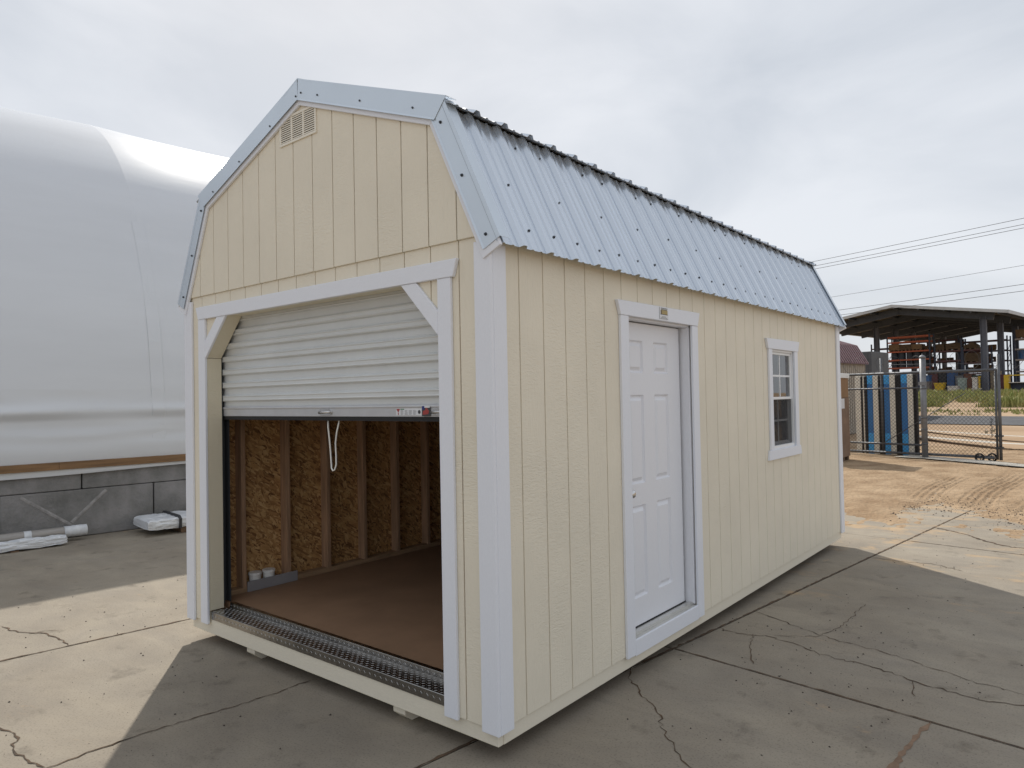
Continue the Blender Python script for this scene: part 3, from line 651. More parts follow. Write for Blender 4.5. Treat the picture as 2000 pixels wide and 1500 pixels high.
# screws: one hex-headed mesh with a washer, copied
b = MB()
b.tube([(0, 0, 0), (0, 0, 0.0015)], 0.0085, 10); b.tube([(0, 0, 0.0015), (0, 0, 0.008)], 0.0058, 6)
scr = b.build('screw', M_SCREW, roof, local=True)
rinv = Vector(shed.location); first = [True]
def screw(loc, nrm):
    q = Vector((0, 0, 1)).rotation_difference(Vector(nrm)).to_euler(); l = Vector(loc)-rinv
    if first[0]: scr.location = l; scr.rotation_euler = q; first[0] = False
    else: dup(scr, 'screw', l, q, roof)
def pt_on(i, s_, off):                # along roof edge i, distance off inside the roof line
    a, c = miter(i, off), miter(i+1, off); v = a.lerp(c, s_); return v
for i, ss in ((2, (0.03, 0.17, 0.50, 0.86)), (3, (0.09, 0.50, 0.93)), (1, (0.12, 0.42, 0.74, 0.985)), (0, (0.10, 0.50, 0.92))):
    for s_ in ss:
        v = pt_on(i, s_, 0.062 if i != 1 else 0.075); screw((v[0], -0.0455, v[1]), (0, -1, 0))
lo, hi, t, nrm = LO
sl_ = (hi-lo).length
for row, d in ((0, 0.13), (1, 0.42), (2, 0.74)):
    k = 0
    while True:
        y = 0.046+0.2286*k; k += 1
        if y > RY1-0.03: break
        if row == 1 and k % 2: continue
        if row == 2 and k % 3 == 2: continue
        v = lo+t*d; screw((v.x+nrm.x*(-0.0215), y+random.uniform(-0.008, 0.008), v.z+nrm.z*(-0.0215)+random.uniform(-0.006, 0.006)), nrm)
MB().box(-0.001, 0.02, 2.40, 0.030, LN-0.02, 2.46).build('eave_blocking', M_CREAM, roof) if False else None

# gable vent
vx0, vx1, vz0, vz1, vd = -1.757, -1.362, 3.332, 3.514, 0.0228
b = MB(); fr = 0.016; cw = (vx1-vx0-4*fr)/3
plate(b, 'front', [(vx0, vz0), (vx1, vz0), (vx1, vz0+fr), (vx0, vz0+fr)], vd, vd+0.008)
plate(b, 'front', [(vx0, vz1-fr), (vx1, vz1-fr), (vx1, vz1), (vx0, vz1)], vd, vd+0.008)
for i in range(4):
    xa = vx0+i*(cw+fr); plate(b, 'front', [(xa, vz0+fr+0.0002), (xa+fr, vz0+fr+0.0002), (xa+fr, vz1-fr-0.0002), (xa, vz1-fr-0.0002)], vd, vd+0.008)
vent = b.build('gable_vent', mat('vent_paint', (0.82, 0.77, 0.66), 0.5), shed, bev=0.001)
b = MB()
for i in range(3):
    xa = vx0+fr+i*(cw+fr); z = vz0+fr+0.003
    while z < vz1-fr-0.008:
        b.prism([(xa, -vd-0.008, z), (xa, -vd-0.0055, z-0.001), (xa, -vd-0.0008, z+0.0080), (xa, -vd-0.0045, z+0.0085)], [(xa+cw, -vd-0.008, z), (xa+cw, -vd-0.0055, z-0.001), (xa+cw, -vd-0.0008, z+0.0080), (xa+cw, -vd-0.0045, z+0.0085)]); z += 0.0135
t_ = b.build('louvers', MATS['vent_paint'], vent); t_['kind'] = 'stuff'
plate(MB(), 'front', [(vx0+0.004, vz0+0.004), (vx1-0.004, vz0+0.004), (vx1-0.004, vz1-0.004), (vx0+0.004, vz1-0.004)], vd-0.0001, vd+0.0004).build('vent_backing', mat('vent_dark', (0.06, 0.05, 0.04), 0.8), vent)

# side door
DX = -0.070
dz0, dz1, dy0, dy1 = 0.185, 2.168, 1.256, 2.172
# slab built as a height field so that the moulded panels are real relief
pan = [(1.422, 1.632, 1.836, 2.052), (1.780, 1.990, 1.836, 2.052), (1.422, 1.632, 1.104, 1.690), (1.780, 1.990, 1.104, 1.690), (1.422, 1.632, 0.362, 0.960), (1.780, 1.990, 0.362, 0.960)]
offs = [0.0, 0.010, 0.016, 0.024, 0.040]; hts = [0.0, -0.015, -0.015, -0.010, 0.0]
def breaks(lo_, hi_, rngs):
    q = {round(lo_, 4), round(hi_, 4)}
    for a0, a1 in rngs:
        for o in offs: q.add(round(a0+o, 4)); q.add(round(a1-o, 4))
    return sorted(q)
ys_ = breaks(dy0, dy1, [(q[0], q[1]) for q in pan]); zs_ = breaks(dz0, dz1, [(q[2], q[3]) for q in pan])
def relief(y, z):
    for a0, a1, c0, c1 in pan:
        d = min(y-a0, a1-y, z-c0, c1-z)
        if d >= -1e-5:
            for i in range(4):
                if d <= offs[i+1]+1e-5: return hts[i]+(hts[i+1]-hts[i])*min(1, max(0, (d-offs[i])/(offs[i+1]-offs[i])))
            return 0.0
    return 0.0
def in_panel(y, z): return any(a0 < y < a1 and c0 < z < c1 for a0, a1, c0, c1 in pan)
b = MB(); ny = len(ys_); slab_b = MB()
for z in zs_:
    for y in ys_: b.v.append((DX+relief(y, z), y, z))
nv = len(b.v)
pcells = [[] for _ in pan]
for j in range(len(zs_)-1):
    for i in range(ny-1):
        yc, zc = (ys_[i]+ys_[i+1])/2, (zs_[j]+zs_[j+1])/2; f = (j*ny+i, j*ny+i+1, (j+1)*ny+i+1, (j+1)*ny+i); hit_ = False
        for k_, (a0, a1, c0, c1) in enumerate(pan):
            if a0 < yc < a1 and c0 < zc < c1: pcells[k_].append(f); hit_ = True
        if not hit_: b.f.append(f)
ver = list(b.v)
b.box(DX-0.044, dy0, dz0, DX-0.018, dy1, dz1)
sdoor = b.build('side_door', M_DOOR, shed)
for cells in pcells:
    pb = MB(); pb.v = list(ver); pb.f = cells; o = pb.build('door_panel', M_DOOR, sdoor)
    bm = bmesh.new(); bm.from_mesh(o.data); bmesh.ops.delete(bm, geom=[v for v in bm.verts if not v.link_faces], context='VERTS'); bm.to_mesh(o.data); bm.free()
b = MB(); kz = 1.058; ky = 1.334
prf = [(0.0, 0.032), (0.006, 0.032), (0.009, 0.024), (0.012, 0.012), (0.030, 0.012), (0.036, 0.020), (0.046, 0.027), (0.056, 0.027), (0.063, 0.021), (0.066, 0.010), (0.0665, 0.001)]
b.tube([(DX+0.0005+x, ky+0.035, kz) for x, r in prf], [r for x, r in prf], 20).build('door_knob', M_CHROME, sdoor, smooth=True)
# frame round it
fr_ = MB().box(-0.112, 2.190, 0.170, 0.0005, 2.214, 2.175).box(-0.112, 1.2355, 0.170, 0.0005, 1.2500, 2.175).box(-0.112, 1.2360, 2.1755, 0.0005, 2.2135, 2.234)
dfr = fr_.build('door_frame', M_DOOR, shed, bev=0.001)
MB().box(-0.1, 2.173, 0.172, -0.078, 2.1895, 2.174).build('weather_strip', M_BLACK, dfr)
MB().box(-0.1, 1.2505, 0.166, -0.010, 2.1895, 0.174).box(-0.05, 1.2505, 0.1742, -0.015, 2.1895, 0.1805).build('door_threshold', mat('threshold_metal', (0.62, 0.61, 0.58), 0.35, 0.6, var=0.1), dfr)
MB().box(-0.10, 1.252, 0.1745, -0.0695, 2.188, 0.184).build('door_sweep', M_BLACK, dfr)
MB().box(-0.012, 1.251, 0.150, 0.016, 2.191, 0.1655).build('sill_nosing', MATS['threshold_metal'], dfr)
dt = board('right', [(1.180, 2.187), (2.282, 2.187), (2.318, 2.287), (1.146, 2.278)], D0, D1+0.004, M_TRIMH, 'header_trim')
board('right', [(1.184, 0.075), (1.282, 0.075), (1.282, 2.1865), (1.184, 2.1865)], D0, D1, nm='door_trim')
board('right', [(2.193, 0.072), (2.288, 0.072), (2.288, 2.1865), (2.193, 2.1865)], D0, D1, nm='door_trim')
board('right', [(1.2825, 0.066), (2.1925, 0.066), (2.1925, 0.165), (1.2825, 0.165)], 0.0015, D1-0.002, M_TRIMH, 'sill_trim')
# maker's plate over the door
pl = MB().box(D1+0.0045, 1.680, 2.196, D1+0.0055, 1.808, 2.277).build('maker_plate', M_STK, shed)
pl['label'] = 'small printed plate with a picture of a shed'
PX = D1+0.006
def pflat(m, y0, z0, y1, z1, nm='print', dx=0.0): return MB().box(PX+dx, y0, z0, PX+0.0004+dx, y1, z1).build(nm, m, pl)
pflat(M_STKD, 1.680, 2.196, 1.6825, 2.277)
b = MB()
for q, (a0, a1) in enumerate(((1.69, 1.80), (1.70, 1.79), (1.715, 1.775))): b.box(PX, a0, 2.200+q*0.007, PX+0.0004, a1, 2.2022+q*0.007)
for q in range(9): b.box(PX, 1.704+q*0.0105, 2.268, PX+0.0004, 1.711+q*0.0105, 2.2735)
o = b.build('print_lines', M_INK, pl); o['kind'] = 'stuff'
pflat(mat('plate_tan', (0.40, 0.30, 0.11), 0.5), 1.716, 2.232, 1.796, 2.258); pflat(mat('plate_gable', (0.16, 0.12, 0.06), 0.5), 1.698, 2.232, 1.7155, 2.258)
pflat(M_INK, 1.694, 2.228, 1.80, 2.2318); pflat(mat('plate_roof', (0.20, 0.18, 0.12), 0.5), 1.704, 2.2582, 1.790, 2.265)

# window
wy0, wy1, wz0, wz1, wm = 3.836, 4.514, 1.158, 2.108, 1.636
def frame_rect(b, y0, y1, z0, z1, t_, x0, x1):
    b.box(x0, y0, z0, x1, y1, z0+t_).box(x0, y0, z1-t_, x1, y1, z1).box(x0, y0, z0+t_+0.0002, x1, y0+t_, z1-t_-0.0002).box(x0, y1-t_, z0+t_+0.0002, x1, y1, z1-t_-0.0002); return b
win = frame_rect(MB(), wy0, wy1, wz0, wz1, 0.040, -0.055, 0.0095).build('window', M_VINYL, shed, bev=0.002)
us_ = frame_rect(MB(), wy0+0.0405, wy1-0.0405, wm-0.012, wz1-0.0405, 0.024, -0.030, -0.006).build('upper_sash', M_VINYL, win, bev=0.002)
ls_ = frame_rect(MB(), wy0+0.0405, wy1-0.0405, wz0+0.0405, wm+0.014, 0.030, -0.053, -0.0315).build('lower_sash', M_VINYL, win, bev=0.002)
ym = (wy0+wy1)/2
def sash(part, y0, y1, z0, z1, x, screened):
    zc = (z0+z1)/2; mw = 0.009
    MB().box(x-0.004, ym-mw, z0, x+0.004, ym+mw, z1).box(x-0.0038, y0, zc-mw, x+0.0038, ym-mw-0.0001, zc+mw).box(x-0.0038, ym+mw+0.0001, zc-mw, x+0.0038, y1, zc+mw).build('muntin', M_VINYL, win)
    for a0, a1 in ((y0, ym-mw-0.0005), (ym+mw+0.0005, y1)):
        for c0, c1 in ((z0, zc-mw-0.0005), (zc+mw+0.0005, z1)):
            MB().box(x-0.0015, a0, c0, x+0.0015, a1, c1).build('pane', M_GLASS, win)
sash(us_, wy0+0.065, wy1-0.065, wm+0.0125, wz1-0.065, -0.018, False)
sash(ls_, wy0+0.071, wy1-0.071, wz0+0.071, wm-0.0165, -0.042, True)
MB().box(-0.0125, wy0+0.041, wz0+0.041, -0.0115, wy1-0.041, wm-0.013).build('insect_screen', M_SCREEN, win)
board('right', [(3.757, 2.087), (4.592, 2.087), (4.632, 2.187), (3.714, 2.180)], D0, D1+0.004, M_TRIMH, 'header_trim')
board('right', [(3.778, 1.1685), (3.860, 1.1685), (3.860, 2.0865), (3.778, 2.0865)], D0, D1, nm='window_trim')
board('right', [(4.488, 1.1685), (4.582, 1.1685), (4.582, 2.0865), (4.488, 2.0865)], D0, D1, nm='window_trim')
board('right', [(3.722, 1.080), (4.630, 1.080), (4.606, 1.168), (3.744, 1.168)], D0, D1+0.003, M_TRIMH, 'sill_trim')

# two tubs on the bottom plate
def tub(x, y, lab):
    o = empty('plastic_tub', (x, y, 0.2285), label=lab, cat='tub', group='tubs on the wall plate')
    MB().tube([(0, 0, 0.0), (0, 0, 0.004), (0, 0, 0.072)], [0.042, 0.044, 0.048], 22).build('body', M_PLAST, o, local=True, smooth=False)
    MB().tube([(0, 0, 0.0725), (0, 0, 0.076), (0, 0, 0.092), (0, 0, 0.095)], [0.049, 0.052, 0.052, 0.048], 22).build('lid', mat('tub_lid', (0.85, 0.85, 0.83), 0.35), o, local=True)
tub(-W+0.062, 0.478, 'white plastic tub on the wall plate, nearer the door guide')
tub(-W+0.062, 0.600, 'white plastic tub on the wall plate, nearer the second stud')

# ------------------------------------------------------------------ long white tent on concrete blocks
tent = empty('fabric_building', (-8.4, 1.0, GZ), AX, label='long white fabric covered arched building left of the shed', cat='tent')
M_FAB = mat('white_fabric', (0.63, 0.65, 0.68), 0.24, var=0.05, vscale=0.5, bump=0.10, bscale=1.0, stretch=(0.6, 0.35, 2.2), bdist=0.06, spec=0.22)
RH, ZC = 5.98, 1.46
SEAM = 1.05
prof = []
zz = [0.955+0.02*i for i in range(54)]
for z in zz:
    bulge = 0.042*math.exp(-((z-1.71)/0.075)**2)-0.012*math.exp(-((z-1.58)/0.05)**2)+0.025*math.exp(-((z-1.18)/0.16)**2)
    uc = 0.0 if z < ZC else -RH+math.sqrt(RH*RH-(z-ZC)**2)
    prof.append((0.045+bulge+uc, z))
for k in range(6, 91):
    th = math.pi*k/90; prof.append((-RH+RH*math.cos(th)+0.045*math.cos(th), ZC+RH*math.sin(th)))
def cover(v0, v1, name_, dr):
    n = len(prof); m_ = 22; b = MB()
    for j in range(m_+1):
        v = v0+(v1-v0)*j/m_; s_ = math.sin(math.pi*j/m_)
        for i, (u, z) in enumerate(prof):
            sag = dr*s_ if z > 1.9 else 0.0
            k_ = sstep(1.9, 3.0, z) if i < 90 else 1.0
            wr = 0.012*mnoise.noise(Vector((v*0.7, z*2.4, 5)))*(1 if z < 2.2 else 0.35)+0.034*mnoise.noise(Vector((v*0.8, z*7, 8)))*math.exp(-((z-1.6)/0.3)**2)
            cx, cz = (u+RH)/RH, (z-ZC)/RH
            b.v.append((u+(sag*k_)*cx+wr, v, z+(sag*k_)*max(0, cz)))
    b.f = [(j*n+i, (j+1)*n+i, (j+1)*n+i+1, j*n+i+1) for j in range(m_) for i in range(n-1)]
    return b.build(name_, M_FAB, tent, local=True, smooth=True)
for v0 in (-15, -11, -7, -3): cover(v0, v0+4.05, 'cover_panel', -0.045)
for v0 in (1.05, 5.1): cover(v0, v0+4.05, 'cover_panel', -0.045)
b = MB(); ps = [q for q in prof[:80] if q[1] < 4.8]; n = len(ps)      # welded seam strip lying over the joint
for v in (0.96, 0.965, 1.135, 1.14):
    o_ = 0.001 if v in (0.96, 1.14) else 0.0035
    for u, z in ps:
        cx, cz = (u+RH)/RH, max(0, (z-ZC)/RH); fd = 1-sstep(2.0, 4.2, z); b.v.append((u+(o_*fd-0.001+0.003*fd)*cx, v, z+o_*fd*cz))
b.f = [(j*n+i, (j+1)*n+i, (j+1)*n+i+1, j*n+i+1) for j in range(3) for i in range(n-1)]
b.build('seam_strip', M_FAB, tent, local=True)
pr = [(0.062, 0.935), (0.098, 0.935), (0.098, 1.035), (0.062, 1.035)]
M_RAILW = mat('weathered_rail_wood', (0.22, 0.125, 0.058), 0.75, var=0.35, vscale=1, stretch=(20, 1.4, 20), bump=0.2, bscale=3)
for v0 in (-14.6, -9.8, -5.0, -0.2, 4.6):
    MB().prism([(u, v0, z) for u, z in pr], [(u, v0+4.798, z) for u, z in pr]).build('wall_rail', M_RAILW, tent, local=True, bev=0.003)
b = MB()
for j in range(60):
    v = -14.5+24*j/59; dz_ = 0.035+0.045*(0.5-0.5*math.tanh((v-0.6)*1.3))
    b.v += [(0.058, v, 0.934), (0.066+0.01*math.sin(v*3), v, 0.93-dz_*0.5), (0.055, v, 0.93-dz_)]
b.f = [(3*j+i, 3*j+3+i, 3*j+4+i, 3*j+1+i) for j in range(59) for i in range(2)]
b.build('skirt', M_FAB, tent, local=True, smooth=True)

wallb = empty('block_wall', (-8.4, 1.0, GZ), AX, label='wall of big grey precast concrete blocks under the white tent', cat='block wall')
M_RIDGE = mat('block_ridge', (0.30, 0.29, 0.285), 0.9, var=0.35, vscale=9)
M_BLK = mat('grey_block', (0.27, 0.262, 0.262), 0.9, col2=(0.145, 0.145, 0.14), vscale=2.6, detail=10, bump=0.9, bscale=30, bdist=0.012)
def block(v0, z0, z1, ridges=False):
    rb = random.Random(int(v0*100+z0*7)); b = MB(); g_ = 0.008; du = rb.uniform(-0.008, 0.004)
    o = b.box(-0.60, v0+g_, z0+0.004, du, v0+1.83-g_, z1-0.004).build('concrete_block', M_BLK, wallb, local=True, bev=0.012, seg=2)
    if ridges:
        for p0, p1 in (((0.22, 0.60), (0.85, 0.12)), ((1.22, 0.60), (0.80, 0.20))):
            a = Vector((du, v0+p0[0], z0+p0[1])); c = Vector((du, v0+p1[0], z0+p1[1])); t = (c-a).normalized()*1; s_ = Vector((0, -t.z, t.y))*0.026
            MB().prism([a-s_, a-s_*0.4+Vector((0.010, 0, 0)), a+s_*0.4+Vector((0.010, 0, 0)), a+s_], [c-s_, c-s_*0.4+Vector((0.010, 0, 0)), c+s_*0.4+Vector((0.010, 0, 0)), c+s_]).build('ridge', M_RIDGE, o, local=True)
for k in range(-8, 5):
    block(-0.84+1.83*k, 0.002, 0.645, k == 0); block(0.08+1.83*k, 0.645, 1.26)

# wrapped goods on the ground by the blocks
M_WRAP = mat('white_wrap', (0.68, 0.70, 0.73), 0.35, var=0.08, vscale=6, bump=0.5, bscale=6, bdist=0.02)
M_TUBE = mat('taupe_tube', (0.33, 0.31, 0.29), 0.25, var=0.15, vscale=6, stretch=(4, 0.6, 4))
M_TAPE = mat('white_tape', (0.62, 0.64, 0.67), 0.4, var=0.15, vscale=12)
M_SKID = mat('brown_skid_wood', (0.16, 0.10, 0.06), 0.8, var=0.3)
def ground_pt(u, v): return Vector((-8.4, 1.0, GZ))+NU*u+NV*v
tb = empty('wrapped_tube', ground_pt(0.24, -0.4), AX, label='long taupe tube with taped ends lying against the concrete blocks', cat='tube')
def rough_tube(name, m, v0, v1, r, zc, parent, uo=0.0, jag=0.0):
    pts = [(uo, v0+(v1-v0)*k/16, zc) for k in range(17)]
    return MB().tube(pts, [r*(1+jag*random.uniform(-1, 1)) for _ in pts], 18).build(name, m, parent, local=True, smooth=True)
rough_tube('tube_body', M_TUBE, -3.2, 0.40, 0.068, 0.130, tb)
rough_tube('tape_band', M_TAPE, -0.22, -0.14, 0.0695, 0.130, tb); rough_tube('tape_end', M_TAPE, 0.22, 0.48, 0.0715, 0.130, tb, jag=0.03)
for v in (-2.4, -0.9, 0.1): MB().box(-0.10, v, 0.001, 0.10, v+0.09, 0.062).build('bearer', M_SKID, tb, local=True)
def wrapped(name, loc, u_w, v_l, h, z0, lab, cat, strap, bear):
    r_ = random.Random(len(lab)); o = empty(name, loc, AX, label=lab, cat=cat); nu, nv = 12, 40; b = MB(); top = {}
    prof2 = [(-0.5, 0), (-0.52, 0.35), (-0.5, 0.8), (-0.46, 1.0), (-0.2, 1.02), (0.1, 1.0), (0.44, 1.0), (0.5, 0.85), (0.52, 0.4), (0.49, 0.0)]
    pp = []
    for q0, q1 in zip(prof2, prof2[1:]+prof2[:1]):
        for k_ in range(4): pp.append((q0[0]+(q1[0]-q0[0])*k_/4, q0[1]+(q1[1]-q0[1])*k_/4))
    prof2 = pp; n = len(prof2); nv = 110
    for j in range(nv+1):
        v = v_l*(j/nv-0.5); e_ = min(1, 0.72+min(j, nv-j)*0.10)
        for i, (a, c) in enumerate(prof2):
            q = Vector((a*9, v*5, c*5)); w1 = mnoise.noise(q)*0.010-abs(mnoise.noise(Vector((a*7+v*6, v*3-c*4, c*3))))*0.022-abs(mnoise.noise(Vector((a*16-v*11, v*9+c*8, 1))))*0.010
            b.v.append((a*u_w+w1*(1 if a > 0 else -1), v+mnoise.noise(q*1.3)*0.012, z0+h*(0.5+(c-0.5)*e_)+w1))
    b.f = [(j*n+i, (j+1)*n+i, (j+1)*n+(i+1) % n, j*n+(i+1) % n) for j in range(nv) for i in range(n)]
    b.f += [tuple(range(n)), tuple(nv*n+i for i in range(n))]
    b.build('wrapping', M_WRAP, o, local=True)
    for s_ in strap:
        q = [(-0.545*u_w, z0-0.012), (0.545*u_w+0.012, z0-0.012), (0.55*u_w+0.012, z0+h*0.9), (0.47*u_w, z0+h+0.024), (-0.48*u_w, z0+h+0.024), (-0.55*u_w-0.012, z0+h*0.9)]
        MB().prism([(x, s_, z) for x, z in q], [(x, s_+0.028, z) for x, z in q]).build('strap', mat('strap_black', (0.03, 0.03, 0.035), 0.5), o, local=True)
    for s_ in bear: MB().box(-u_w*0.45, s_, 0.001, u_w*0.45, s_+0.09, z0-0.0125).build('bearer', M_SKID, o, local=True, bev=0.003)
    return o
wrapped('wrapped_package', ground_pt(0.45, -1.70), 0.20, 3.0, 0.100, 0.030, 'long flat package in white plastic in front of the taupe tube', 'package', (), (-1.2, 0.9))
wrapped('wrapped_bundle', ground_pt(0.50, 1.72), 0.66, 2.10, 0.135, 0.090, 'white plastic wrapped bundle with black strap beside the shed corner', 'bundle', (-0.66, 0.35), (-0.62, 0.4))

# ------------------------------------------------------------------ gate, fence post and boards behind it
GA = Vector((-3.25, 18.82, 0)); GB = Vector((0.60, 17.83, 0)); GD = (GB-GA).normalized(); GLEN = (GB-GA).length
M_PIPE = mat('galvanised_pipe', (0.13, 0.135, 0.145), 0.5, 0.5, var=0.25, vscale=3)
M_PIPEL = mat('pale_galvanised_pipe', (0.22, 0.225, 0.235), 0.5, 0.5, var=0.25, vscale=3)
M_WIRE = mat('fence_wire', (0.075, 0.075, 0.08), 0.6, 0.4)
gate = empty('rolling_gate', (GA.x, GA.y, GZ), math.atan2(GD.y, GD.x), label='wide chain-link rolling gate with wheels beyond the shed', cat='gate')
def gp_(s_, z, d=0.0): return (s_, d, z-GZ)
def pipe(nm, a, c, r, m=None, parent=gate): return MB().tube([a, c], r, 10).build(nm, m or M_PIPE, parent, local=True, smooth=True)
pipe('top_rail', gp_(0, 2.155), gp_(GLEN, 2.145), 0.034); pipe('upper_rail', gp_(0, 1.747, 0.09), gp_(2.27, 1.747, 0.09), 0.024); pipe('lower_rail', gp_(0, 0.25, 0.09), gp_(2.27, 0.25, 0.09), 0.026)
pipe('bottom_rail', gp_(0, 0.02), gp_(GLEN-0.15, 0.03), 0.034)
pipe('upright', gp_(1.18, 0.0, 0.05), gp_(1.18, 2.58, 0.05), 0.028); pipe('upright', gp_(0.02, 0.0), gp_(0.02, 2.15), 0.03)
pipe('end_post', gp_(GLEN-0.07, -0.02), gp_(GLEN-0.07, 2.16), 0.026); pipe('end_post', gp_(GLEN, -0.03), gp_(GLEN, 2.52), 0.036)
pipe('truss_rod', gp_(1.2, 0.25, -0.02), gp_(3.25, 1.60, -0.02), 0.010)
pipe('wire_strand', gp_(1.18, 2.40), gp_(GLEN, 2.30), 0.005, M_WIRE)
b = MB(); pit_ = 0.095; H0, H1 = 0.03, 2.14; hh = H1-H0; r_w = 0.0032
def wire(a, c, r, m_):
    a = Vector(a); c = Vector(c); t = (c-a).normalized(); x = Vector((0, 1, 0)); z = t.cross(x)
    m_.prism([a+x*r, a-x*r*0.5+z*r, a-x*r*0.5-z*r], [c+x*r, c-x*r*0.5+z*r, c-x*r*0.5-z*r])
s_ = -hh
while s_ < GLEN:
    for sg in (1, -1):
        if sg == 1: p0, p1 = (s_, H0), (s_+hh, H1)
        else: p0, p1 = (s_, H1), (s_+hh, H0)
        a0, a1 = max(p0[0], 0.0), min(p1[0], GLEN-0.07)
        if a1 > a0+0.01:
            f = lambda s__: p0[1]+(p1[1]-p0[1])*(s__-p0[0])/hh
            wire(gp_(a0, f(a0), -0.012*sg-0.045), gp_(a1, f(a1), -0.012*sg-0.045), r_w, b)
    s_ += pit_
o = b.build('chain_link_mesh', M_WIRE, gate, local=True); o['kind'] = 'stuff'
def wheel(s_, d):
    b = MB(); n = 22; R0, R1 = 0.072, 0.108; c = Vector(gp_(s_, GZ+0.110, d))
    for yy, r in ((-0.02, R1-0.008), (-0.012, R1), (0.012, R1), (0.02, R1-0.008), (0.02, R0), (-0.02, R0)):
        for k in range(n): a = 2*math.pi*k/n; b.v.append((c.x+r*math.cos(a), c.y+yy, c.z+r*math.sin(a)))
    b.f = [(i*n+k, i*n+(k+1) % n, ((i+1) % 6)*n+(k+1) % n, ((i+1) % 6)*n+k) for i in range(6) for k in range(n)]
    wh = b.build('wheel', M_BLACK, gate, local=True)
    h = MB().tube([c+Vector((0, -0.028, 0)), c+Vector((0, 0.028, 0))], 0.020, 12)
    for k in range(4): a = math.pi*k/2+0.4; h.beam(c, c+Vector((math.cos(a)*0.075, 0, math.sin(a)*0.075)), 0.014, 0.016)
    h.build('hub', M_RAIL, wh, local=True)
wheel(GLEN-0.42, -0.10); wheel(GLEN-0.22, 0.10)
MB().box(GLEN-0.48, -0.12, 0.085, GLEN-0.12, 0.12, 0.115).build('wheel_bracket', M_RAIL, gate, local=True, bev=0.004)
b = MB()
for k in range(9):
    c = Vector((GLEN-0.16+0.018*math.sin(k*1.9), -0.065, 1.05-0.05*k)); ring = [c+Vector((0.016*math.cos(a), 0.008*math.sin(a)*(k % 2), 0.024*math.sin(a))) for a in [q*math.pi/4 for q in range(9)]]
    b.tube(ring, 0.006, 5)
b.build('latch_chain', M_RAIL, gate, local=True)
for q, (ds, z) in enumerate(((-0.27, 0.70), (-0.12, 0.74))):
    pk = MB().box(GLEN+ds-0.03, -0.085, z, GLEN+ds+0.03, -0.055, z+0.055).build('padlock', mat('brass_lock', (0.33, 0.30, 0.22), 0.4, 0.7), gate, local=True, bev=0.004)
    MB().tube([Vector((GLEN+ds+0.020*math.cos(a), -0.07, z+0.055+0.045*math.sin(a))) for a in [q_*math.pi/8 for q_ in range(9)]], 0.006, 6).build('shackle', M_CHROME, pk, local=True, smooth=True)
MB().box(GLEN-0.10, -0.05, 0.62, GLEN+0.055, 0.05, 0.66).build('hinge_clamp', M_RAIL, gate, local=True); MB().box(GLEN-0.10, -0.05, 0.34, GLEN+0.055, 0.05, 0.38).build('hinge_clamp', M_RAIL, gate, local=True)

post = empty('gate_post', (-1.02, 18.05, GZ), label='thick round galvanised post that the gate slides along', cat='post')
MB().tube([(0, 0, 0), (0, 0, 2.60)], 0.072, 18).build('shaft', M_PIPEL, post, local=True, smooth=True)
MB().tube([(0, 0, 2.6005), (0, 0, 2.63), (0, 0, 2.66), (0, 0, 2.68)], [0.078, 0.076, 0.058, 0.01], 18).build('cap', M_PIPEL, post, local=True, smooth=True)
for z in (0.38, 0.75, 1.05, 1.80): MB().tube([(0, 0, z), (0, 0, z+0.035)], 0.078, 18).build('clamp', M_PIPE, post, local=True, smooth=True)
MB().box(-0.09, -0.10, 1.90, 0.09, -0.073, 1.99).build('sign_tag', M_PIPEL, post, local=True)
# coiled razor wire along the top of the gate line
rz = empty('razor_wire', (GA.x, GA.y, 2.17), math.atan2(GD.y, GD.x), label='loose coil of razor wire strung above the gate rail', cat='razor wire')
pts = []
for k in range(420):
    a = k*0.17; pts.append((0.1+k*0.0125, 0.15*math.sin(a*0.5), 0.20+0.24*math.sin(a)+0.02*math.sin(k*0.31)))
pts = [(x+0.24*math.cos(i*0.17), y, z) for i, (x, y, z) in enumerate(pts)]
MB().tube(pts, 0.0045, 4).build('coil', M_WIRE, rz, local=True)

# tall boards standing behind the gate
BCOL = {'blue': mat('board_blue', (0.04, 0.20, 0.50), 0.5, var=0.1), 'sunlit_blue': mat('board_blue_sunlit', (0.07, 0.42, 0.86), 0.45, var=0.08), 'white': mat('board_cream', (0.84, 0.80, 0.69), 0.6, var=0.08), 'black': mat('board_black', (0.010, 0.010, 0.010), 0.6)}  # the lighter blue is sunlight painted into the board colour
bd = [('white', 0.24, 0.19, 'cream upright board at the shed end of the striped stack'), ('black', 0.45, 0.05, 'narrow black upright board beside the endmost cream one'),
      ('white', 0.515, 0.045, 'narrow cream upright strip between two black boards'), ('black', 0.58, 0.085, 'black upright board just before the first blue board'),
      ('blue', 0.685, 0.19, 'first blue upright board counted from the shed'), ('white', 0.885, 0.19, 'cream upright board after the first blue board'),
      ('black', 1.085, 0.19, 'wide black upright board between first and second blue boards'), ('blue', 1.285, 0.19, 'middle blue upright board behind the gate upright'),
      ('white', 1.485, 0.19, 'cream upright board after the middle blue board'), ('black', 1.685, 0.19, 'wide black upright board between second and third blue boards'),
      ('blue', 1.885, 0.20, 'blue upright board nearest the thick gate post'), ('white', 2.095, 0.19, 'cream upright board nearest the thick gate post'),
      ('black', 2.295, 0.11, 'black upright board at the gate post end of the stack')]
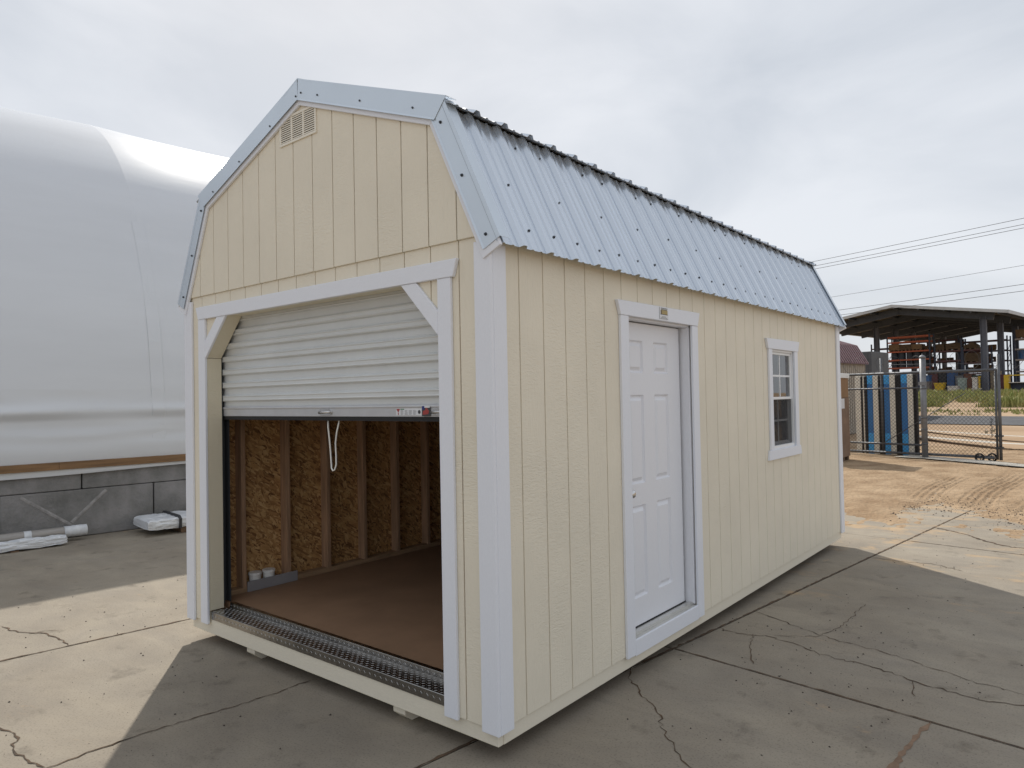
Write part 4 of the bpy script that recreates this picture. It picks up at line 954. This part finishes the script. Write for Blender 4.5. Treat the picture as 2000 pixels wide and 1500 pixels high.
for c_, s_, wd_, lab in bd:
    s_ = 0.24+(s_-0.24)*0.765; wd_ *= 0.765
    q = GA+GD*(s_+0.02); nrm_ = Vector((-GD.y, GD.x, 0)); q = q+nrm_*0.42
    o = empty('upright_board', (q.x, q.y, GZ), math.atan2(GD.y, GD.x), label=lab, cat='board', group='tall striped boards behind the gate')
    h_ = 2.21+random.uniform(-0.015, 0.015)
    if c_ == 'blue':  # foot and top get the lighter blue, as if sunlit
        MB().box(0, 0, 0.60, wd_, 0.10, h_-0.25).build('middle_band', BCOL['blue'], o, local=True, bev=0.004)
        MB().box(0, -0.002, 0.02, wd_, 0.10, 0.5995).build('sunlit_foot', BCOL['sunlit_blue'], o, local=True, bev=0.004)
        MB().box(0, -0.002, h_-0.2495, wd_, 0.10, h_).build('sunlit_top', BCOL['sunlit_blue'], o, local=True, bev=0.004)
    else:
        MB().box(0, 0, 0.02, wd_, 0.10, h_).build('face', BCOL[c_], o, local=True, bev=0.004)
        if c_ == 'black' and wd_ > 0.08:
            for k in range(3): MB().box(0.02+k*0.040, -0.012, 0.02, 0.032+k*0.040, -0.0003, h_-0.05).build('rib', BCOL['black'], o, local=True)

# tall wrapped box by the shed's far corner
bx = empty('tall_carton', (-3.15, 16.45, GZ), label='tall brown carton stack with white lid seen past the far shed corner', cat='carton')
M_CARD = mat('brown_card', (0.30, 0.175, 0.085), 0.8, var=0.25, vscale=2.5, stretch=(1, 1, 0.4))
M_CARD2 = mat('grey_brown_card', (0.235, 0.155, 0.105), 0.8, var=0.25, vscale=2.5)
MB().box(-0.62, -0.5, 0.12, 0.62, 0.5, 1.62).build('lower_carton', M_CARD2, bx, local=True, bev=0.01)
MB().box(-0.61, -0.49, 1.6205, 0.61, 0.49, 2.12).build('upper_carton', M_CARD, bx, local=True, bev=0.01)
MB().box(-0.64, -0.52, 2.1205, 0.64, 0.52, 2.24).build('lid', M_PLAST, bx, local=True, bev=0.006)
for v in (-0.5, -0.1, 0.3): MB().box(-0.6, v, 0.001, 0.6, v+0.14, 0.1195).build('skid', M_SKID, bx, local=True)
flat_ = MB().box(0.6205, -0.25, 1.35, 0.623, 0.05, 1.6).build('paper_label', M_STK, bx, local=True)

# maroon roofed shed farther off, its long side turned to the gate
ms = empty('maroon_roof_shed', (-4.62, 28.1, terr(26)), AX, label='smaller tan shed with ribbed maroon barn roof behind the gate', cat='shed')
M_MAR = mat('maroon_metal', (0.10, 0.036, 0.044), 0.45, 0.2, var=0.15)
M_TANW = mat('tan_grey_siding', (0.40, 0.36, 0.30), 0.75, var=0.1)
ML, MW, ME, MK, MP = 6.8, 3.05, 2.78, 3.52, 3.95          # length, width, eave, knee and ridge heights
zt = terr(26)
MB().box(-MW, -ML, 0.05, 0, 0, ME-zt).build('wall', M_TANW, ms, local=True)
for k in range(34):
    v = -0.04-k*0.2
    MB().box(0.0005, v-0.03, 0.06, 0.014, v+0.03, ME-zt-0.02).build('batten', mat('batten_dark', (0.25, 0.22, 0.18), 0.75), ms, local=True)
pf = [(0.12, ME-zt), (-0.30, MK-zt), (-MW/2, MP-zt), (-MW+0.30, MK-zt), (-MW-0.12, ME-zt)]
b = MB()
for (ua, za), (ub, zb) in zip(pf[:-1], pf[1:]):
    b.prism([(ua, -ML-0.05, za), (ua, 0.05, za), (ub, 0.05, zb), (ub, -ML-0.05, zb)], [(ua, -ML-0.05, za-0.03), (ua, 0.05, za-0.03), (ub, 0.05, zb-0.03), (ub, -ML-0.05, zb-0.03)])
mr_ = b.build('roof', M_MAR, ms, local=True)
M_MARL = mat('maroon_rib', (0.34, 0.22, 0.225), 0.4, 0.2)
for k in range(30):
    v = 0.02-k*0.2286
    for (ua, za), (ub, zb) in zip(pf[:2], pf[1:3]):
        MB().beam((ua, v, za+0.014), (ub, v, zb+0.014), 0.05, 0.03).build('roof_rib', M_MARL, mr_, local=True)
for v in (-ML, -0.03):
    q = [(0, ME-zt), (-0.34, MK-zt-0.04), (-MW/2, MP-zt-0.04), (-MW+0.34, MK-zt-0.04), (-MW, ME-zt)]
    MB().prism([(u, v, z) for u, z in q], [(u, v+0.03, z) for u, z in q]).build('gable', M_TANW, ms, local=True)

# grey steel box behind it
gb = empty('grey_container', (-6.8, 36.0, terr(36)), AX, label='plain grey steel container beside the maroon roofed shed', cat='container')
M_GREYC = mat('grey_steel', (0.075, 0.078, 0.084), 0.6, 0.1, var=0.15)
hc = 3.62-terr(36)
MB().box(-1.9, -1.2, 0.02, 1.15, 1.2, hc).build('body', M_GREYC, gb, local=True, bev=0.02)
for k in range(10): MB().box(-1.85+k*0.3, -1.22, 0.05, -1.72+k*0.3, -1.2005, hc-0.1).build('rib', M_GREYC, gb, local=True)

# ------------------------------------------------------------------ open steel barn across the road
BR = Vector((-3.7, 61.1, 1.55)); BA = math.atan2(-0.15, 0.989)
barn = empty('open_barn', BR, BA, label='open sided dark steel barn with pale roof edge across the road', cat='barn')
M_BST = mat('barn_steel', (0.060, 0.070, 0.088), 0.6, 0.2, var=0.2); M_BROOF = mat('barn_roof_metal', (0.46, 0.47, 0.47), 0.5, 0.3, var=0.1)
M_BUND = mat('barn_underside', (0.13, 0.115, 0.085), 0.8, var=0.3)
M_BCOL = mat('barn_column_paint', (0.115, 0.125, 0.155), 0.6, 0.1, var=0.15)
Z0 = BR.z; RX, RXL, RXR, RZ, EZ = -5.9, -13.7, 1.9, 8.61, 7.37; NB = 6; BAY = 4.6
def bz(z): return z-Z0
def rz_at(x): return RZ-abs(x-RX)*0.159
for xa, xb in ((RXL, RX), (RX, RXR)):
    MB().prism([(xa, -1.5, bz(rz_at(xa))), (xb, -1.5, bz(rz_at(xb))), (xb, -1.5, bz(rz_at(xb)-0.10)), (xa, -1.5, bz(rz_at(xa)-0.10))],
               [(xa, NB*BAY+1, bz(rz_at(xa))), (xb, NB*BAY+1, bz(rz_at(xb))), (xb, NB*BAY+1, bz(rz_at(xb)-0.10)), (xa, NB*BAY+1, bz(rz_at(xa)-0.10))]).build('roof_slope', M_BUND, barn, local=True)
    MB().prism([(xa, -1.56, bz(rz_at(xa)+0.03)), (xb, -1.56, bz(rz_at(xb)+0.03)), (xb, -1.56, bz(rz_at(xb)-0.20)), (xa, -1.56, bz(rz_at(xa)-0.20))],
               [(xa, -1.502, bz(rz_at(xa)+0.03)), (xb, -1.502, bz(rz_at(xb)+0.03)), (xb, -1.502, bz(rz_at(xb)-0.20)), (xa, -1.502, bz(rz_at(xa)-0.20))]).build('fascia', M_BROOF, barn, local=True)
MB().box(RXR+0.002, -1.56, bz(EZ-0.22), RXR+0.06, NB*BAY+1, bz(EZ+0.03)).build('gutter', M_BROOF, barn, local=True)
for k in range(NB+1):
    y = k*BAY
    for xa, xb in ((RXL+1.2, RX), (RX, RXR-1.2)):
        MB().beam((xa, y, bz(rz_at(xa)-0.42)), (xb, y, bz(rz_at(xb)-0.42)), 0.22, 0.55).build('rafter', M_BST, barn, local=True)
    for x in ((0.0, -9.4) if k else (0.0,)):
        cb = MB().box(x-0.17, y-0.02, 0.0, x+0.17, y+0.02, bz(rz_at(x)-0.5)).box(x-0.20, y-0.16, 0.0, x-0.1705, y+0.16, bz(rz_at(x)-0.5)).box(x+0.1705, y-0.16, 0.0, x+0.20, y+0.16, bz(rz_at(x)-0.5))
        cb.build('column', M_BCOL, barn, local=True)
for i in range(9):
    x = RXL+0.8+i*1.78
    MB().box(x-0.05, -1.48, bz(rz_at(x)-0.30), x+0.05, NB*BAY+0.9, bz(rz_at(x)-0.11)).build('purlin', M_BST, barn, local=True)

M_ORG = mat('rack_orange', (0.43, 0.10, 0.04), 0.55, var=0.15); M_RKB = mat('rack_upright_blue', (0.035, 0.045, 0.075), 0.6); M_BEAMD = mat('rack_beam_dark', (0.10, 0.035, 0.035), 0.6)
M_BEAMW = mat('rack_beam_pale', (0.42, 0.36, 0.32), 0.6)
def rack(x0, x1, y, levels, top, m, lab, dep=1.1):
    p_ = BR+Matrix.Rotation(BA, 3, 'Z') @ Vector(((x0+x1)/2, y, 0)); o = empty('pallet_rack', p_, BA, label=lab, cat='rack', group='storage racks in the open barn'); hw = (x1-x0)/2
    for sx_ in (-hw, hw):
        b = MB()
        for yy in (0, dep): b.box(sx_-0.05, yy-0.05, 0, sx_+0.05, yy+0.05, bz(top))
        z = 0.4
        while z < bz(top)-0.9: b.beam((sx_, 0.05, z), (sx_, dep-0.05, z+0.7), 0.03, 0.03); z += 0.75
        b.build('upright', M_RKB, o, local=True)
    for z in levels:
        for yy in (-0.02, dep+0.02): MB().box(-hw+0.051, yy-0.03, bz(z)-0.12, hw-0.051, yy+0.03, bz(z)).build('beam', m, o, local=True)
    return o
rack(-8.3, -4.95, 4.0, (6.40, 5.95, 5.12, 4.40, 3.70), 6.5, M_ORG, 'orange beamed pallet rack left of centre in the open barn')
rack(-4.55, -2.60, 4.0, (4.95, 4.15, 3.35), 5.9, M_BEAMD, 'dark pallet rack just right of the orange one in the barn')
rack(-2.50, -0.75, 4.0, (4.95, 3.87, 3.0), 5.2, M_BEAMD, 'dark pallet rack behind the front barn column')
rack(0.55, 3.6, 6.2, (5.72, 4.9, 4.05, 3.1), 6.1, M_BEAMW, 'pale beamed rack at the right side of the barn')
rack(-10.4, -8.5, 6.0, (5.6, 4.4, 3.4), 6.0, M_BEAMD, 'dark pallet rack at the left end of the barn')
def bpos(x, y, z): return BR+Matrix.Rotation(BA, 3, 'Z') @ Vector((x, y, z-Z0))
M_CRATE = mat('crate_wood', (0.10, 0.062, 0.032), 0.8, var=0.4, vscale=2, stretch=(1, 1, 5)); M_CRATE2 = mat('crate_wood_pale', (0.19, 0.115, 0.055), 0.8, var=0.3, vscale=2)
def crate(x0, x1, z0, z1, y, lab, m=None, lid=0.0, dep=1.0):
    o = empty('wooden_crate', bpos((x0+x1)/2, y, z0), BA, label=lab, cat='crate', group='crates and boxes on the barn racks'); hw = (x1-x0)/2; h = z1-z0; m = m or M_CRATE
    for sx_ in (-hw+0.06, -0.06, hw-0.18): MB().box(sx_, 0, 0.0, sx_+0.12, dep, 0.10).build('skid', M_SKID, o, local=True)
    MB().box(-hw+0.02, 0.02, 0.1005, hw-0.02, dep-0.02, h).build('body', m, o, local=True)
    n = max(2, int(h/0.2))
    for k in range(n): MB().box(-hw, -0.005, 0.102+(h-0.11)*k/n, hw, 0.0195, 0.102+(h-0.11)*(k+0.88)/n).build('slat', m, o, local=True)
    if lid: MB().prism([(-hw-0.05, -0.05, h+0.0005), (hw+0.02, -0.05, h+0.0005), (hw*0.3, -0.05, h+lid)], [(-hw-0.05, dep, h+0.0005), (hw+0.02, dep, h+0.0005), (hw*0.3, dep, h+lid)]).build('lid', m, o, local=True)
crate(-8.2, -7.3, 5.13, 5.74, 4.0, 'brown crate at the left end of the orange rack', M_CRATE2)
crate(-7.27, -6.4, 5.13, 5.70, 4.0, 'second brown crate on the orange rack', M_CRATE)
crate(-6.37, -5.55, 5.13, 5.66, 4.0, 'third brown crate on the orange rack', M_CRATE2)
crate(-4.52, -3.84, 4.96, 5.55, 4.0, 'square brown crate right of the orange rack')
crate(-3.76, -2.66, 4.96, 5.50, 4.0, 'wide brown crate with tilted lid on the dark rack', None, 0.10)
crate(-2.45, -1.50, 4.96, 5.25, 4.0, 'low heap topped crate left of the front column', None, 0.28)
crate(-2.44, -1.42, 3.88, 4.66, 4.0, 'dark crate on the shelf below the heap topped one')
crate(0.66, 1.62, 5.73, 6.45, 6.2, 'large brown box on top of the right rack', M_CRATE2)
crate(1.70, 2.60, 5.73, 6.32, 6.2, 'lower brown box beside the large one on the right rack', M_CRATE2)
rack(-8.2, -4.6, 10.5, (6.3, 5.3, 4.3, 3.3), 6.6, M_BEAMD, 'left rack of the far row deep inside the barn')
rack(-4.5, -0.9, 10.5, (6.0, 5.1, 4.2, 3.3), 6.3, M_BEAMD, 'right rack of the far row deep inside the barn')
rf_ = random.Random(21)
NTH = ['first', 'second', 'third', 'fourth', 'fifth']
for side, xs0, lvs in (('left', -8.0, (3.31, 4.31, 5.31)), ('right', -4.3, (3.31, 4.21, 5.11))):
    for lname, lv in zip(('lowest', 'middle', 'upper'), lvs):
        x_ = xs0+rf_.uniform(0, 0.3)
        for q in range(4 if lname != 'upper' else 3):
            wq = rf_.uniform(0.4, 0.66); x_ += rf_.uniform(0.02, 0.3)
            crate(x_, x_+wq, lv, lv+rf_.uniform(0.28, 0.6), 10.55, 'dark box, %s from left on the %s shelf of the %s far rack' % (NTH[q], lname, side), M_CRATE if q % 2 else M_CRATE2, 0.0, 0.45); x_ += wq
M_DRUM = mat('drum_blue', (0.03, 0.10, 0.24), 0.4, var=0.2); M_DRUMD = mat('drum_dark', (0.02, 0.025, 0.035), 0.45)
def drum(x, y, z, m, lab, r=0.29, h=0.80, cat='drum', grp='drums on the barn racks'):
    o = empty('storage_drum', bpos(x, y, z), 0, label=lab, cat=cat, group=grp)
    MB().tube([(0, 0, 0), (0, 0, 0.02), (0, 0, h*0.32), (0, 0, h*0.34), (0, 0, h*0.36), (0, 0, h*0.65), (0, 0, h*0.67), (0, 0, h*0.69), (0, 0, h-0.02), (0, 0, h)], [r*0.97, r, r, r*1.05, r, r, r*1.05, r, r, r*0.97], 14).build('body', m, o, local=True)
    MB().tube([(0, 0, h+0.0005), (0, 0, h+0.02)], r*0.9, 14).build('lid', m, o, local=True)
ORD = ['first', 'second', 'third', 'fourth', 'fifth', 'sixth', 'seventh', 'eighth']
for k in range(5): drum(0.95+k*0.60, 6.6, 4.06, M_DRUM, 'blue drum, %s from the left on the right rack' % ORD[k], h=0.72)
for k in range(5): drum(-7.9+k*0.62, 4.55, 4.41, M_DRUMD, 'dark drum, %s from the left on the orange rack' % ORD[k], h=0.6)
for k in range(5): drum(-7.9+k*0.62, 4.55, 3.71, M_DRUMD, 'dark drum, %s from the left on the lowest orange shelf' % ORD[k], h=0.55)
# goods on the barn floor
def bin_(x0, x1, z0, z1, y, m, nm, lab, cat, taper=0.85, dep=0.6):
    o = empty(nm, bpos((x0+x1)/2, y, z0), BA, label=lab, cat=cat); hw = (x1-x0)/2; h = z1-z0; t_ = hw*taper; d_ = dep/2
    MB().prism([(-t_, -d_*taper, 0), (t_, -d_*taper, 0), (t_, d_*taper, 0), (-t_, d_*taper, 0)], [(-hw, -d_, h), (hw, -d_, h), (hw, d_, h), (-hw, d_, h)]).build('body', m, o, local=True, bev=0.015)
    MB().box(-hw-0.03, -d_-0.03, h-0.06, hw+0.03, d_+0.03, h+0.01).build('rim', m, o, local=True)
M_YEL = mat('yellow_plastic', (0.55, 0.36, 0.015), 0.5, var=0.1); M_PALEB = mat('pale_bin', (0.56, 0.52, 0.46), 0.6, var=0.1); M_GRNG = mat('grey_green_tarp', (0.30, 0.36, 0.32), 0.6, var=0.2)
bin_(-3.10, -2.42, 1.62, 2.22, -1.0, M_YEL, 'yellow_tub', 'tapered yellow tub at the front of the barn', 'tub', 0.78)
bin_(-2.17, -1.50, 1.52, 1.96, -1.0, M_PALEB, 'white_bin', 'low white bin right of the yellow tub', 'bin', 0.99)
bin_(-1.78, -1.30, 1.56, 2.56, 0.1, M_GRNG, 'tarped_machine', 'grey green tarped machine behind the low white bin', 'machine', 0.9)
bin_(-0.58, -0.26, 1.75, 2.58, -0.9, M_PALEB, 'white_cabinet', 'narrow white cabinet left of the front barn column', 'cabinet', 0.99, 0.4)
bin_(-0.22, -0.10, 1.60, 2.62, -0.9, M_YEL, 'yellow_sheet', 'narrow yellow sheet between white cabinet and column', 'sheet', 0.99, 0.1)
bin_(-0.50, -0.05, 1.44, 1.74, -1.2, M_PALEB, 'white_sack', 'small white sack below the white cabinet', 'sack', 0.8)
bin_(-4.30, -3.70, 1.66, 2.36, 0.0, mat('taupe_box', (0.18, 0.15, 0.13), 0.7, var=0.2), 'taupe_crate', 'taupe crate beside the thick gate post in the barn', 'crate', 0.95)
bin_(-4.45, -3.75, 2.37, 2.85, 0.1, M_DRUM, 'blue_bin', 'blue bin standing on the taupe crate', 'bin', 0.95)
o = empty('yellow_cabinet', bpos(1.62, -0.4, 1.6), BA, label='yellow open shelf cabinet at the right side of the barn', cat='cabinet')
MB().box(-0.35, 0, 0, -0.05, 0.5, 1.10).build('side_panel', M_YEL, o, local=True); MB().box(-0.0495, 0, 1.02, 1.2, 0.5, 1.10).build('top_shelf', M_YEL, o, local=True)
MB().box(-0.0495, 0, 0.5, 1.2, 0.5, 0.55).build('shelf', M_PALEB, o, local=True); MB().box(1.2005, 0, 0, 1.6, 0.5, 1.7).build('side_panel', M_YEL, o, local=True); MB().box(-0.0495, 0.46, 0, 1.2, 0.5, 0.499).build('back_panel', M_RKB, o, local=True)
rd = random.Random(11)
KN = ['black', 'blue', 'grey', 'rusty', 'dark green', 'navy', 'tan', 'maroon']
KC = [(0.015, 0.015, 0.017), (0.03, 0.08, 0.2), (0.16, 0.16, 0.165), (0.14, 0.05, 0.025), (0.03, 0.05, 0.03), (0.02, 0.03, 0.07), (0.22, 0.17, 0.11), (0.1, 0.03, 0.03)]
for k in range(16):
    x = -8.6+k*0.60; c = k % 8; z1 = rd.uniform(2.75, 3.2)
    bin_(x, x+0.55, 1.56, z1, 2.6, mat('stack_'+KN[c].replace(' ', '_'), KC[c], 0.65, var=0.2), 'covered_stack', '%s covered stack of goods on the %s of the barn floor' % (KN[c], 'left half' if k < 8 else 'right half'), 'stack', 0.97, 0.9)

# ------------------------------------------------------------------ weeds, wires
rw = random.Random(5); wd = MB()
for k in range(15000):
    x = rw.uniform(-16, 8); y = 41.0+rw.random()**1.3*15-0.12*x
    cl = mnoise.noise(Vector((x*0.5, y*0.4, 2)))+0.4*mnoise.noise(Vector((x*1.7, y*1.1, 4)))
    if cl < -0.12+rw.uniform(-0.1, 0.1): continue
    h = (0.22+0.38*max(0, cl)+rw.random()*0.22)*0.85; a = rw.uniform(0, 6.28); l = rw.uniform(-0.12, 0.12); wb = rw.uniform(0.02, 0.055); z = terr(y)
    dx, dy = math.cos(a)*wb, math.sin(a)*wb
    wd.add([(x-dx, y-dy, z-0.02), (x+dx, y+dy, z-0.02), (x+dx*0.8+l*0.5, y+dy*0.8, z+h*0.6), (x+l, y+rw.uniform(-0.1, 0.1), z+h), (x-dx*0.8+l*0.5, y-dy*0.8, z+h*0.6)], [(0, 1, 2, 3, 4)])
for k in range(2500):       # low tufts nearer the road
    x = rw.uniform(-12, 7); y = 36.2+rw.random()*3.2-0.12*x
    if mnoise.noise(Vector((x*0.6, y*0.9, 9))) < 0.0: continue
    h = 0.06+rw.random()*0.14; a = rw.uniform(0, 6.28); dx, dy = math.cos(a)*0.05, math.sin(a)*0.05; z = terr(y)
    wd.add([(x-dx, y-dy, z-0.01), (x+dx, y+dy, z-0.01), (x+rw.uniform(-0.05, 0.05), y, z+h)], [(0, 1, 2)])
M_WEED = mat('weed_leaf', (0.20, 0.25, 0.06), 0.7, col2=(0.34, 0.31, 0.12), vscale=1.2, detail=3)
tag(wd.build('weeds', M_WEED), 'strip of green weeds growing between road and barn', 'weeds', kind='stuff')

wires = [((-15.794, 60.016, 12.825), (-0.914, 59.274, 13.823), 'topmost power line over the barn'), ]
def ray(px, py):
    d = fw+((px-1000)/1365.6)*r2-((py-750)/1365.6)*u2; return d
camp = Vector((2.235, -2.565, 1.685))
for k, (a, c, lab) in enumerate((((1583, 512), (2000, 426), 'topmost overhead wire in the sky beyond the shed'), ((1583, 521), (2000, 438), 'second overhead wire, close below the topmost'), ((1583, 527), (2000, 445), 'third overhead wire, lowest of the upper three'),
                              ((1619, 581), (2000, 518), 'thin middle overhead wire on its own'), ((1636, 606), (2000, 555), 'overhead wire just above the barn roof'), ((1642, 615), (2000, 568), 'lowest overhead wire crossing the barn roof edge'))):
    def at_plane(px):            # all wires hang in one upright plane beside the road
        d = ray(*px); nrm_ = Vector((0.12, 0.9928, 0)); return camp+d*((Vector((0, 44.0+k*0.25, 0))-camp).dot(nrm_)/d.dot(nrm_))
    p0, p1 = at_plane(a), at_plane(c); dv = p1-p0
    pts = []
    for i in range(41):
        t = -1.6+4.2*i/40; q = p0+dv*t; q.z -= 0.02*(t*(1-t))*4*0.6; pts.append(q)
    tag(MB().tube(pts, 0.013 if k != 3 else 0.009, 6).build('power_line', M_INK), lab, 'wire', 'overhead wires along the road')
